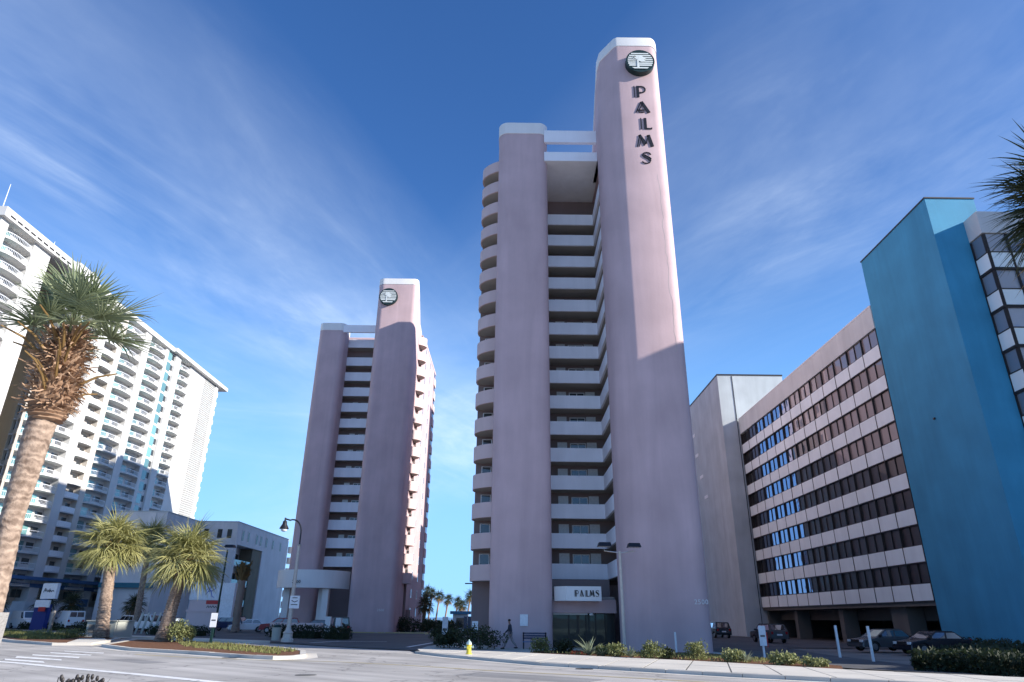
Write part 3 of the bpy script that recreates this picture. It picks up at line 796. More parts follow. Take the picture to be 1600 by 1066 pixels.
    for z in P['bowtops']:
        for yy in P['sidewin']:
            for xx in (xl, xr):
                o = inst('side_window', swm, (xx, yy, z - ph + 0.95), t); inst('window_frame', sfm, (xx, yy, z - ph + 0.95), o)
    # rear balcony stacks at the far corners
    for z in P['bowtops']:
        for xx, sd in ((xl, -1), (xr, 1)):
            mb = MB(); x_in, x_out = xx + sd * 0.02, xx + sd * 0.16
            mb.box(min(x_in, x_out), max(x_in, x_out), yb - 2.6, yb - 0.3, z - ph, z); mb.build('rear_balcony', M['pinkpale'], t)
            mb = MB(); mb.box(min(xx, xx + sd * 0.03), max(xx, xx + sd * 0.03), yb - 2.4, yb - 0.5, z + 0.05, z + ph * 0.85); mb.build('rear_opening', M['glass_pink'], t)
    return t

# near tower
R = dict(c0=-1.42, c1=3.1, f0=7.7, f1=13.1, yf=46.0, yc=50.2, yr=55.0, yw=57.0, yb=88.6, ztop=51.75, zcol=45.35, zroof=42.6,
         xl=-2.9, xr=13.7, ysl=55.2, ysr=53.5, chamfer=1.75, znotch=41.1, notch=1.6, zlow=4.5,
         tops=[38.35 - 2.314 * i for i in range(15)], ph=1.15,
         beams=[(50.25, 50.6, 43.2, 44.55), (50.3, 57.3, 41.1, 42.1)],
         bowtops=[42.7 - 2.314 * i for i in range(18)], bows=[(-1.40, 52.6, -2.9, 55.15, 0.62, -1, 2.6), (13.1, 51.0, 13.7, 53.5, 0.7, 1, 4)],
         sidewin=[58.5, 66, 72, 80], shadow_block=(-2.6, 12.8, 77, 88.5, 42.9, SHADOW_TOP))
nt = pink_tower('nearer, taller-looking pink apartment tower with PALMS lettering down its fin', R)
# distant tower
L_tops = [44.15, 40.98] + [40.98 - 2.586 * i for i in range(1, 13)]
LT = dict(c0=-31.1, c1=-26.9, f0=-21.3, f1=-15.05, yf=94.0, yc=98.2, yr=101.2, yw=103.2, yb=121.6, ztop=51.7, zcol=45.75, zroof=45.2,
          xl=-31.3, xr=-14.75, ysl=103.0, ysr=101.6, chamfer=1.0, znotch=41.1, notch=0, zlow=0, flatfin=1,
          tops=L_tops, ph=1.42, beams=[(98.25, 98.6, 44.2, 45.45)],
          bowtops=[43.9 - 2.586 * i for i in range(17)], bows=[(-31.1, 100.6, -31.3, 103.0, 0.12, -1, 3), (-15.05, 99.0, -14.75, 101.6, 0.95, 1, 5.5)],
          sidewin=[106.5, 113])
lt = pink_tower('more distant pink apartment tower with only the round palm emblem on its fin', LT)

rt_ = thing('unseen_rear_tower', (6.5, 119, 0), 'unseen pink block added behind the near pink tower', 'tower')  # added out of sight to throw shade on the low building
mb = MB(); mb.box(-0.5, 13.7, 111, 128, 0, 44); mb.build('block', M['pink'], rt_)
sm_ = MB(); sm_.box(0, 0.05, -0.7, 0.7, 0, 1.3); smm = sm_.mesh('side_window', M['glass_pink'])
for f in range(16):
    for y_ in (114, 118, 122, 126): inst('side_window', smm, (13.7, y_, 3 + f * 2.55), rt_)
# round emblem with rim, stripes and a plain palm shape
def emblem(t, cx, y, cz, r, dep=0.55):
    mb = MB(); n = 28
    ring = [(cx + r * math.cos(2 * PI * i / n), cz + r * math.sin(2 * PI * i / n)) for i in range(n)]
    mb.add([(x, y, z) for x, z in ring] + [(x, y - dep, z) for x, z in ring], [tuple(range(n, 2 * n))[::-1]] + [(i, (i + 1) % n, n + (i + 1) % n, n + i) for i in range(n)])
    e_ = mb.build('emblem', M['logodark'], t, 30)
    mb = MB()
    yy = y - dep - 0.02
    ri = r * 0.90
    # pale stripes, clipped to the disc
    zc = cz + ri * 0.72; k = 0
    while zc > cz - ri * 0.62:
        h = r * (0.10 if k < 5 else 0.13)
        w0 = math.sqrt(max(ri * ri - (zc - cz) ** 2, 0)) * 0.97
        mb.add([(cx - w0, yy, zc - h / 2), (cx + w0, yy, zc - h / 2), (cx + w0, yy, zc + h / 2), (cx - w0, yy, zc + h / 2)], [(0, 1, 2, 3)])
        zc -= r * 0.175; k += 1
    mb.build('emblem_stripes', M['logowhite'], e_)
    mb = MB(); yy -= 0.02
    px_, pz = cx - r * 0.18, cz + r * 0.02
    # palm head: overlapping drooping leaves
    for a in (200, 165, 130, 90, 50, 15, -20):
        c_, s_ = math.cos(math.radians(a)), math.sin(math.radians(a))
        L_ = r * 0.64
        tip = (px_ + c_ * L_, pz + s_ * L_ * 0.62 + 0.02)
        midp = (px_ + c_ * L_ * 0.5 - s_ * r * 0.15, pz + s_ * L_ * 0.5 + c_ * r * 0.13 * 0.6 + r * 0.16)
        midq = (px_ + c_ * L_ * 0.5 + s_ * r * 0.15, pz + s_ * L_ * 0.5 - c_ * r * 0.13 * 0.6 + r * 0.02)
        mb.add([(px_, yy, pz), (midq[0], yy, midq[1]), (tip[0], yy, tip[1]), (midp[0], yy, midp[1])], [(0, 1, 2, 3)]); yy -= 0.004
    mb.add([(px_ - r * .07, yy, pz - r * .7), (px_ + r * .09, yy, pz - r * .7), (px_ + r * .05, yy, pz), (px_ - r * .05, yy, pz)], [(0, 1, 2, 3)])
    yy -= 0.004
    mb.add([(cx - r * .62, yy, cz - r * .62), (cx + r * .55, yy, cz - r * .62), (cx + r * .45, yy, cz - r * .74), (cx - r * .45, yy, cz - r * .74)], [(0, 3, 2, 1)])
    mb.build('emblem_palm', M['logowhite'], e_)
emblem(nt, 11.28, 46.0, 48.45, 1.30)
emblem(lt, -19.5, 94.0, 48.4, 1.45, 0.4)

# vertical PALMS lettering, thin-and-thick deco strokes, 5 separate letters
def letter(t, ch, x0, x1, z0, z1, y=46.0, bold=1.0):
    W = x1 - x0; H = z1 - z0
    pl = lambda u, v, d: (x0 + u * W, y - 0.02 - d, z0 + v * H)
    # strokes are drawn in unit space; width is in units of W
    mb = MB()
    def st(pts, w):
        q = [(u * W, v * H) for u, v in pts]
        stroke(mb, q, w * W * bold, lambda u, v, d: (x0 + u, y - 0.01 - d, z0 + v), 0.06 if bold == 1 else 0.02)
    if ch == 'P':
        st([(0.03, 0), (0.03, 1)], 0.07)
        st([(0.32, 0), (0.32, 1)], 0.22)
        st([(0.43, 0.95)] + [(0.60 + 0.36 * math.cos(math.radians(a)), 0.68 + 0.28 * math.sin(math.radians(a))) for a in range(80, -90, -20)] + [(0.45, 0.42)], 0.10)
    elif ch == 'A':
        st([(0.40, 0.98), (0.03, 0.02)], 0.07); st([(0.52, 0.86), (0.22, 0.10)], 0.06)
        st([(0.44, 1.0), (0.92, 0.0)], 0.22); st([(0.12, 0.24), (0.62, 0.24)], 0.08); st([(0.2, 0.06), (0.6, 0.06)], 0.06)
    elif ch == 'L':
        st([(0.05, 0), (0.05, 1)], 0.08); st([(0.42, 0), (0.42, 1)], 0.24); st([(0.5, 0.05), (1.0, 0.05)], 0.11); st([(0.97, 0.02), (0.97, 0.16)], 0.06)
    elif ch == 'M':
        st([(0.04, 0.0), (0.22, 0.98)], 0.06); st([(0.16, 0.0), (0.30, 0.7)], 0.05)
        st([(0.20, 1.0), (0.56, 0.22)], 0.17); st([(0.34, 0.42), (0.48, 0.08)], 0.05)
        st([(0.56, 0.22), (0.74, 0.98)], 0.06); st([(0.74, 1.0), (0.94, 0.0)], 0.20)
    else:
        st([(0.93, 0.80), (0.78, 0.95), (0.5, 0.99), (0.22, 0.92), (0.12, 0.76)], 0.09)
        st([(0.14, 0.80), (0.30, 0.62), (0.66, 0.46), (0.84, 0.28)], 0.24)
        st([(0.30, 0.80), (0.5, 0.70), (0.80, 0.56), (0.95, 0.42)], 0.05)
        st([(0.90, 0.30), (0.76, 0.08), (0.5, 0.01), (0.2, 0.05), (0.06, 0.18)], 0.09)
    mb.build('letter', M['black'], t)
letter(nt, 'P', 10.62, 11.67, 44.73, 46.0)
letter(nt, 'A', 10.62, 11.90, 42.98, 44.2)
letter(nt, 'L', 10.98, 11.95, 41.18, 42.38)
letter(nt, 'M', 10.50, 11.92, 39.33, 40.54)
letter(nt, 'S', 10.82, 11.70, 37.55, 38.71)

# hairline crack and casting joint on the sunlit fin face
rk = random.Random(4); pts_ = [(12.05, 36.5)]
while pts_[-1][1] > 20.5: pts_.append((pts_[-1][0] + rk.gauss(0, .07), pts_[-1][1] - rk.uniform(.2, .7)))
mb = MB(); stroke(mb, pts_, .022, lambda u, v, d: (u, 45.998 - d, v), .003); mb.build('crack', M['soffit'], nt)
# house numbers on both fins
nm = text_mesh('2500', 0.42, 'house_number'); nm.materials.append(M['whitepaint'])
inst('house_number', nm, None, nt, w=face_cam((11.95, 45.97, 2.9)))
nm2 = text_mesh('2500', 0.42, 'house_number'); nm2.materials.append(M['whitepaint'])
inst('house_number', nm2, None, lt, w=face_cam((-17.3, 93.97, 2.6)))

# entrance of the near tower: canopy box with PALMS, glazed lobby
mb = MB(); mb.box(3.0, 7.75, 51.6, 52.0, 2.35, 3.25); mb.build('entrance_beam', M['pink'], nt)
mb = MB(); mb.box(3.1, 7.7, 52.0, 57.0, 3.27, 3.45); mb.build('lobby_ceiling', M['soffit'], nt)
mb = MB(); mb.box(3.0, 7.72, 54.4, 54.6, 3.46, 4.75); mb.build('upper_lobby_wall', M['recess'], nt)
mb = MB(); mb.prism([(4.02, 50.0), (6.5, 50.0), (6.5, 51.6), (3.25, 51.6), (3.25, 50.9)], 3.12, 4.08)
can = mb.build('entrance_canopy', M['cap'], nt)
for ch_, xa_ in zip('PALMS', (4.62, 4.98, 5.36, 5.66, 6.08)): letter(can, ch_, xa_, xa_ + (.34 if ch_ == 'M' else .27), 3.40, 3.82, 50.0, 1.35)
gx = [3.15, 4.35, 5.6, 6.3, 7.0, 7.65]
for a, b in zip(gx[:-1], gx[1:]):
    mb = MB(); mb.box(a + 0.05, b - 0.05, 52.3, 52.34, 0.15, 2.3); mb.build('lobby_pane', M['glass_black'], nt)
for a in gx:
    mb = MB(); mb.box(a - 0.045, a + 0.045, 52.25, 52.4, 0.06, 2.35); mb.build('lobby_mullion', M['mull'], nt)
mb = MB(); mb.box(3.2, 5.7, 52.0, 52.12, 2.22, 2.34); mb.build('lintel_trim', M['cap'], nt)
mb = MB(); mb.ellipsoid((5.9, 51.3, 2.25), (0.17, 0.17, 0.09)); mb.build('entrance_lamp', M['cap'], nt, 40)
for nme, x_, z_, w_, h_ in (('notice_board', 1.05, 1.45, 0.55, 0.75),):
    mb = MB(); mb.box(x_ - w_ / 2, x_ + w_ / 2, 50.12, 50.19, z_, z_ + h_); mb.build(nme, M['rail'], nt)
# wall light on the left corner
mb = MB(); mb.box(-3.5, -2.88, 55.8, 56.0, 4.4, 4.48); mb.build('wall_light', M['dkmetal'], nt)
# roof aerial
mb = MB(); mb.tube([(-1.9, 56, 42.9), (-1.9, 56, 43.7)], 0.16, 8); mb.build('roof_vent', M['cap'], nt)

# curved white canopy of the far tower on square posts
cpts = []
for i in range(15):
    q = i / 14; a = math.radians(200 + 150 * q)
    cpts.append((-26.8 + 4.9 * math.cos(a), 97.6 + 5.0 * math.sin(a)))
mb = MB(); mb.prism(cpts, 5.4, 5.6); mb.wallstrip(cpts, 5.35, 7.6, 0.2)
cn = mb.build('curved_canopy', M['cap'], lt, 40)
for (x_, y_) in ((-24.3, 94.3), (-25.3, 96.2), (-29.9, 95.8)):
    mb = MB(); mb.box(x_ - 0.42, x_ + 0.42, y_ - 0.42, y_ + 0.42, 0, 5.4); mb.build('canopy_post', M['cap'], lt)
tm = text_mesh('2500', 0.55, 'canopy_number', 'CENTER'); tm.materials.append(M['dkmetal'])
inst('canopy_number', tm, None, cn, w=face_cam((-27.9, 92.46, 5.9), math.radians(-8)))
# lower floors of the far tower's sea-side corner
for k, z in enumerate((1.0,)):
    mb = MB(); mb.box(-14.74, -14.4, 102.2, 104.6, 0, 2.9); mb.build('side_porch', M['recess'], lt)

# ================================================================ office block with ribbon windows
XF = 34.0
ob = thing('office_building', (40, 76, 0), 'office building with eight ribbons of tinted glass and white panels', 'office')
Y0, Y1 = 56.75, 95.85
ZB, FL = 3.57, 2.98
mb = MB(); mb.box(XF + 0.45, XF + 16, Y0, Y1, ZB, 29.3); mb.build('core_wall', M['dark'], ob)
mb = MB(); mb.box(XF - 0.05, XF + 16.2, Y0 + 0.02, Y1 - 0.02, ZB + 8 * FL, 29.62); mb.build('roof_parapet', M['roofpar'], ob)
mb = MB(); mb.box(XF - 0.08, XF + 0.3, Y0 + 0.03, Y1 - 0.03, 29.62, 29.75); mb.build('parapet_coping', M['cap'], ob)
NB = 13; BW = (Y1 - Y0) / NB
pm_ = MB(); pm_.box(0, 0.12, 0.045, BW - 0.045, 0.05, 1.33); pme = pm_.mesh('white_panel', M['panel'])
gw = BW / 2
gm_ = MB(); gm_.box(0, 0.05, 0.03, gw - 0.03, 0.05, FL - 1.38 - 0.05); gme_ = gm_.mesh('window_pane', M['glass_mirror'])
g_dark = gm_.mesh('window_pane', M['glass_dark']); g_refl = gm_.mesh('window_pane', M['glass_tan_reflection'])
for f in range(8):
    z = ZB + f * FL
    for i in range(NB):
        y = Y0 + i * BW
        inst('white_panel', pme, (XF + random.uniform(-0.01, 0.01), y, z), ob)
        for k in range(2):
            w = Matrix.Translation((XF + 0.14, y + k * gw, z + 1.38)) @ Matrix.Rotation(random.gauss(0, 0.006), 4, 'Z') @ Matrix.Rotation(random.gauss(0, 0.004), 4, 'Y')
            mm = gme_
            if i == NB - 1 and f < 8: w = Matrix.Translation((XF + 0.32, y + k * gw, z + 1.38)); mm = g_dark
            elif i < 7 or (i == 7 and k == 0 and f < 6): mm = g_refl if ((f == 7) or (f == 6) or (f == 5 and i < 5) or (f == 4 and i < 4)) and random.random() < 0.93 else g_dark  # tan and dark panes split along the pink tower's mirrored shadow line
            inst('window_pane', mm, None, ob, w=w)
mb = MB()
for f in range(8):
    z = ZB + f * FL
    for i in range(NB + 1):
        y = min(max(Y0 + i * BW, Y0 + 0.04), Y1 - 0.04)
        mb.box(XF - 0.03, XF + 0.4, y - 0.035, y + 0.035, z + 0.042, z + FL - 0.042)
        if i < NB: mb.box(XF + 0.06, XF + 0.2, y + gw - 0.02, y + gw + 0.02, z + 1.41, z + FL - 0.05)
    mb.box(XF - 0.02, XF + 0.44, Y0 + 0.01, Y1 - 0.01, z - 0.04, z + 0.04)
    mb.box(XF + 0.02, XF + 0.42, Y0 + 0.015, Y1 - 0.015, z + 1.335, z + 1.405)
mb.build('window_grid', M['mull'], ob)
# open ground floor: soffit, beams, columns, back walls
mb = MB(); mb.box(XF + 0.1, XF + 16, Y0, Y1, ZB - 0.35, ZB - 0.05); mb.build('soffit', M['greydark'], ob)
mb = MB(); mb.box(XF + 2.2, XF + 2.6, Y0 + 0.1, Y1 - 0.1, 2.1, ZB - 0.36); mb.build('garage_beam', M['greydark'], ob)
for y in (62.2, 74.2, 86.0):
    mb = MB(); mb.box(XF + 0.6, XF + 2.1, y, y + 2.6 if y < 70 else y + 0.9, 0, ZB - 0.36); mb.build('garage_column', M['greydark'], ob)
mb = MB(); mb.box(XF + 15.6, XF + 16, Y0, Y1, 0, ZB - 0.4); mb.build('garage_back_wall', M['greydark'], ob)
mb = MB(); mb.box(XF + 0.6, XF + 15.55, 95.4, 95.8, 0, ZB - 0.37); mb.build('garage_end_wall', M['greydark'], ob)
for (y, z) in ((89.0, 2.6), (86.0, 2.55), (83.5, 2.6), (72, 2.7)):
    mb = MB(); mb.box(XF + 9, XF + 9.4, y, y + 0.5, z, z + 0.12)
    mb.build('garage_fitting', M['cap'], ob)

# ---------------------------------------------------------------- blue stair block
bb_ = thing('stair_block', (36, 51, 0), 'windowless blue stucco block at the end of the office building', 'building')
mb = MB(); mb.box(XF, 38.05, 46.0, 56.7, 0, 34.35); mb.build('blue_wall', M['blue'], bb_)
mb = MB(); mb.box(XF - 0.06, 38.11, 45.94, 56.76, 34.35, 34.47); mb.build('roof_edge', M['mull'], bb_)
mb = MB(); mb.box(33.9, 34.0, 51.3, 51.5, 17, 17.15); mb.build('wall_fitting', M['dkmetal'], bb_)

# ---------------------------------------------------------------- white-panelled building at the right edge
pb = thing('panelled_building', (48, 50, 0), 'building with white panels in dark frames right of the blue block', 'building')
PX, PY = 36.65, 44.45
mb = MB(); mb.box(PX + 0.25, 70, PY + 0.25, 57, 0, 32.0); mb.build('core_wall', M['greydark'], pb)
mb = MB(); mb.box(PX, 70, PY, 57, 30.15, 32.1); mb.build('roof_parapet', M['white'], pb)
fz = [30.15 - 3.18 * i for i in range(10)]
BX = 1.7
fr = MB()
p1 = MB(); p1.box(0.05, BX - 0.05, 0, 0.08, 0.06, 1.42); p1m = p1.mesh('white_panel', M['panel'])
p2 = MB(); p2.box(0.05, BX - 0.05, 0, 0.05, 0.06, 1.62); p2m = p2.mesh('window_pane', M['glass_pale'])
q1 = MB(); q1.box(0, 0.08, 0.05, 1.45, 0.06, 1.42); q1m = q1.mesh('white_panel', M['panel'])
q2 = MB(); q2.box(0, 0.05, 0.05, 1.45, 0.06, 1.62); q2m = q2.mesh('window_pane', M['glass_pale'])
for k, zt in enumerate(fz[:-1]):
    zb = zt - 3.18
    for i in range(12):
        inst('window_pane', p2m, (PX + 0.1 + i * BX, PY + 0.1, zb + 1.48), pb, rz=random.gauss(0, 0.004))
        inst('white_panel', p1m, (PX + 0.1 + i * BX, PY + 0.02, zb), pb)
    inst('window_pane', q2m, (PX + 0.1, PY + 0.08, zb + 1.48), pb); inst('white_panel', q1m, (PX + 0.02, PY + 0.08, zb), pb)
    for i in range(13):
        x = PX + 0.1 + i * BX; fr.box(x - 0.07, x + 0.07, PY - 0.04, PY + 0.24, zb + 0.1, zt - 0.1)
    fr.box(PX - 0.02, PX + 21, PY - 0.06, PY + 0.24, zb - 0.1, zb + 0.1); fr.box(PX, PX + 21, PY - 0.02, PY + 0.24, zb + 1.42, zb + 1.5)
    fr.box(PX - 0.03, PX + 0.22, PY + 0.241, PY + 1.55, zb - 0.1, zb + 0.1); fr.box(PX - 0.01, PX + 0.22, PY + 0.241, PY + 1.55, zb + 1.42, zb + 1.5)
    fr.box(PX - 0.015, PX + 0.22, PY + 1.44, PY + 1.54, zb + 0.1, zt - 0.1)
fr.build('window_grid', M['mull'], pb)
# the same building's front wing, reaching towards the street out of frame: it shades the near tower
wg = thing('street_wing', (55, 37, 0), 'tall beige building wing with rows of windows beyond the right edge of the frame', 'building')
mb = MB(); mb.box(WX, 70, WY, PY - 0.4, 0, WZ); mb.build('wing_wall', M['roofpar'], wg)
wm_ = MB(); wm_.box(-0.04, 0, -0.7, 0.7, 0, 1.5); wmm = wm_.mesh('wing_window', M['glass_mirror'])
for f in range(10):
    for i in range(5):
        inst('wing_window', wmm, (WX, WY + 1.8 + i * 2.9, 1.2 + f * 3.2), wg)

# ---------------------------------------------------------------- plain grey building behind
gb = thing('grey_building', (40, 112, 0), 'plain grey concrete building standing behind the far end of the office building', 'building')
mb = MB(); mb.box(31.55, 41.5, 96.0, 132, 0, 36.7); mb.build('grey_wall', M['greyconc'], gb)
mb = MB(); mb.box(31.47, 41.58, 95.92, 132.1, 36.7, 36.9); mb.build('roof_coping', M['mull'], gb)
mb = MB(); mb.box(33.72, 33.80, 95.93, 95.99, 0.5, 36.6); mb.build('downpipe', M['mull'], gb)
gs = MB(); gs.box(-0.05, 0, -0.9, 0.9, 0, 0.5); gsm = gs.mesh('painted_sun_patch', M['cap'])  # white strips paint in sunlight thrown onto this wall by windows
for (y, z) in ((112, 31), (111, 27.4), (109.5, 23.5), (108, 20)):
    inst('painted_sun_patch', gsm, (31.55, y, z), gb)

# ================================================================ white balcony hotel
XH = -70.0
hb = thing('hotel_tower', (-80, 115, 0), 'tall white hotel with stacks of balconies above a blue band', 'hotel')
HF = 2.213; HZ0 = 7.6; NF = 20; HTOP = HZ0 + NF * HF
YE = 150.5
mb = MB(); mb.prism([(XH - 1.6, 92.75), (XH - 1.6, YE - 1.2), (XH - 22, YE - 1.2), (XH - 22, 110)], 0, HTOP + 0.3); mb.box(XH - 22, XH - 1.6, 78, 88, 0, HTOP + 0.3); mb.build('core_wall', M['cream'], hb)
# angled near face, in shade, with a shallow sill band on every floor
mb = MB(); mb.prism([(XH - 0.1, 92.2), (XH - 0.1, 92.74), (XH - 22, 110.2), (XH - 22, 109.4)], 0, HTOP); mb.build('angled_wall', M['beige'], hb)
for f in range(20):
    z = 5.4 + f * 2.213
    mb = MB(); mb.prism([(XH + 0.2, 91.75), (XH - 0.1, 92.19), (XH - 22, 109.39), (XH - 22.2, 108.9)], z, z + 0.75); mb.build('sill_band', M['hotelbrown'], hb)
    for k in range(5):
        u = 0.06 + k * 0.13; x_, y_ = XH - 0.1 - 21.9 * u, 92.2 + 17.2 * u
        mb = MB(); mb.prism([(x_ - .06, y_ - .06), (x_, y_), (x_ - 1.9, y_ + 1.49), (x_ - 1.96, y_ + 1.43)], z + 0.95, z + 1.95); mb.build('angled_window', M['glass_pink'], hb)
# piers and flat wall strips (y0, y1, projection, material)
strips = [ (97.2, 98.4, 0.0, 'white'), (103.4, 105.5, 0.15, 'white'), (109.3, 110.8, 0.0, 'hotelbrown'), (116.8, 118.9, 0.15, 'white'),
          (125.2, 126.3, 0.0, 'white'), (129.2, 131.4, 0.15, 'white'), (136.2, 143.4, 0.0, 'white'), (149.2, YE, 0.2, 'white')]
for (a, b, pj, mt) in strips:
    mb = MB(); mb.box(XH - 1.59, XH + pj, a, b, 0.05, HTOP); mb.build('pier', M[mt], hb)
mb = MB(); mb.box(XH - 1.6, XH - 0.97, 77.5, 88, 0, HTOP); mb.build('upper_wall', M['white'], hb)
mb = MB(); [mb.box(XH - 0.96, XH + .1, a_, b_, 0, HTOP) for a_, b_ in ((77.5, 79), (84.4, 88))]; mb.build('upper_pier', M['white'], hb)
# balcony stacks (y0, y1, depth of projection, style)
bays = [(79.0, 84.4, 0.75, 'u'), (92.6, 97.2, 1.3, 'w'), (98.4, 103.4, 0.75, 'w'), (105.5, 109.3, 0.45, 'b'), (110.8, 116.8, 0.75, 'w'), (118.9, 125.2, 0.75, 'w'), (131.4, 136.2, 0.7, 'w')]
for (a, b, pj, st_) in bays:
    w = b - a
    # balcony: slab with curved outer edge
    s = MB(); cpt = [(-1.58, 0.02), (0.0, 0.02)] + [(pj * math.sin(PI * (0.12 + 0.5 * q / 6)) , w * (0.04 + 0.60 * q / 6)) for q in range(1, 7)] + [(pj * 0.92, w * 0.8), (0.05, w - 0.02), (-1.58, w - 0.02)]
    s.prism(cpt, 0, 0.18); slab_me = s.mesh('balcony', M['white'])
    r = MB(); rl = [(0.0, 0.04)] + [(pj * math.sin(PI * (0.12 + 0.5 * q / 6)) - 0.05, w * (0.04 + 0.60 * q / 6)) for q in range(1, 7)] + [(pj * 0.92 - 0.05, w * 0.8 - 0.03), (0.0, w - 0.06)]
    if st_ in 'wu':
        for (za, zb) in ((0.24, 0.30), (0.92, 0.99)): r.wallstrip(rl, za, zb, 0.05)
        for (x0_, y0_), (x1_, y1_) in zip(rl[:-1], rl[1:]):
            L_ = math.hypot(x1_ - x0_, y1_ - y0_); n_b = max(2, int(L_ / 0.2))
            for i in range(n_b):
                x_, y_ = x0_ + (x1_ - x0_) * i / n_b, y0_ + (y1_ - y0_) * i / n_b
                r.add([(x_, y_ - 0.025, 0.3), (x_, y_ + 0.025, 0.3), (x_, y_ + 0.025, 0.92), (x_, y_ - 0.025, 0.92)], [(0, 1, 2, 3)])
    else:
        r.wallstrip(rl, 0.18, 0.95, 0.05)
    rail_me = r.mesh('railing', M['rail'])
    g_me = MB(); g_me.box(-0.86, -0.82, 0.25, w * (0.5 if st_ == 'w' else 0.35), 0.2, 1.75); g_me = g_me.mesh('glass_door', M['glass_teal'])
    g2 = MB(); g2.box(-0.87, -0.83, w * 0.62, w - 0.3, 0.9, 1.7); g2 = g2.mesh('room_window', M['glass_pink'])
    bw = MB(); bw.box(-0.95, -0.88, 0.0, w, 0, HF); bwm = bw.mesh('back_wall', M['hotelbrown'] if st_ == 'b' else M['white'])
    for f in range({'w': -1, 'b': 0, 'u': 12}[st_], NF):
        z = HZ0 + f * HF
        o = inst('balcony', slab_me, (XH, a, z), hb)
        inst('back_wall', bwm, (XH, a, z), o)
        inst('railing', rail_me, (XH, a, z), o)
        inst('glass_door', g_me, (XH, a, z), o)
        inst('room_window', g2, (XH, a, z), o)
# continuous glazed strip
mb = MB(); mb.box(XH - 1.6, XH - 0.25, 126.3, 129.2, 0.05, HTOP); mb.build('strip_core', M['white'], hb)
gq = MB(); gq.box(XH * 0, 0.05, 0.08, 1.9, 0.35, HF - 0.12); gqm = gq.mesh('strip_pane', M['glass_teal'])
gq = MB(); gq.box(0, 0.05, 2.0, 2.8, 0.8, HF - 0.3); gqn = gq.mesh('strip_window', M['glass_pink'])
for f in range(-2, NF):
    inst('strip_pane', gqm, (XH - 0.25, 126.3, HZ0 + f * HF), hb); inst('strip_window', gqn, (XH - 0.25, 126.3, HZ0 + f * HF), hb)
# lattice-screened stack near the far corner
mb = MB(); mb.box(XH - 1.6, XH - 0.3, 143.4, 149.2, 0.05, HTOP); mb.build('screen_core', M['glass_teal'], hb)
for f in range(-2, NF):
    z = HZ0 + f * HF
    g = MB()
    for i in range(13): y = 143.5 + i * 0.465; g.box(XH - 0.2, XH + 0.02, y, y + 0.1, z, z + HF)
    for k in range(5): g.box(XH - 0.22, XH + 0.04, 143.4, 149.2, z + k * HF / 5, z + k * HF / 5 + 0.09)
    g.build('screen_panel', M['white'], hb)
for f in range(NF):
    for k in range(4):
        if random.random() < 0.55:
            y = 143.7 + k * 1.38; g = MB(); g.box(XH - 0.29, XH - 0.24, y, y + 0.95, HZ0 + f * HF + 0.4, HZ0 + f * HF + 1.9); g.build('dark_pane', M['glass_black'], hb)
# end wall with small balcony noses that show as teeth against the sky
for f in range(-2, NF):
    g = MB(); g.box(XH - 4.0, XH - 0.1, YE, YE + 1.1, HZ0 + f * HF, HZ0 + f * HF + 1.05); g.build('end_balcony', M['white'], hb)
mb = MB(); mb.box(XH - 22, XH + 0.05, YE - 1.2, YE, 0, HTOP); mb.build('end_wall', M['white'], hb)
# storey joints every third floor, cornice
for f in range(2, NF, 4):
    mb = MB(); mb.box(XH + 0.0, XH + 0.025, 131.5, 149.0, HZ0 + f * HF + 0.3, HZ0 + f * HF + 0.36); mb.build('storey_joint', M['beige'], hb)
for (a, b, z0, z1, pj) in ((77, 92.6, HTOP, HTOP + 1.4, 0.8), (92.6, 104.5, HTOP, HTOP + 1.0, 0.8), (104.5, 127.4, HTOP, HTOP + 0.9, 0.45), (127.4, 154.0, HTOP + 0.1, HTOP + 0.9, 1.0)):
    mb = MB(); mb.box(XH - 22, XH + pj, a, b, z0, z1); mb.build('cornice', M['white'], hb)
mb = MB()
for i in range(10): mb.box(XH + 0.8, XH + 0.83, 78 + i * 1.4, 79 + i * 1.4, HTOP + 0.35, HTOP + 0.6)
mb.build('cornice_slots', M['dark'], hb)
mb = MB(); mb.box(XH - 8, XH - 2, 97, 103, HTOP + 1.2, HTOP + 4); mb.build('roof_housing', M['white'], hb)
# blue band and podium
mb = MB(); mb.box(XH + 0.25, XH + 1.6, 92.8, YE + 1, 6.3, 6.75); mb.build('blue_band', M['bluetrim'], hb)
mb = MB(); mb.box(XH - 1.6, XH + 0.24, 92.8, YE + 1, 5.35, 5.9); mb.build('blue_band', M['bluetrim'], hb)
mb = MB(); mb.box(XH - 1.6, XH + 0.5, 92.8, YE, 0.05, 2.9); mb.build('podium_wall', M['white'], hb)
mb = MB(); mb.box(XH + 0.5, XH + 2.4, 100, 112, 0, 3.4); mb.box(XH + 0.5, XH + 2.2, 114.5, 146, 0, 2.8); mb.build('porch', M['lowwhite'], hb)
mb = MB(); mb.box(XH + 0.51, XH + 2.6, 112.2, 114.4, 2.9, 4.0); mb.build('blue_awning', M['bluetrim'], hb)
pw = MB(); pw.box(0, 0.05, 0, 1.0, 0, 1.1); pw.box(0, 0.05, 1.15, 2.15, 0, 1.1); pwm = pw.mesh('podium_window', M['glass_black'])
for y in (94.5, 99.6, 105.8, 111.5, 119.5, 133):
    inst('podium_window', pwm, (XH + 0.2, y, 3.9), hb)
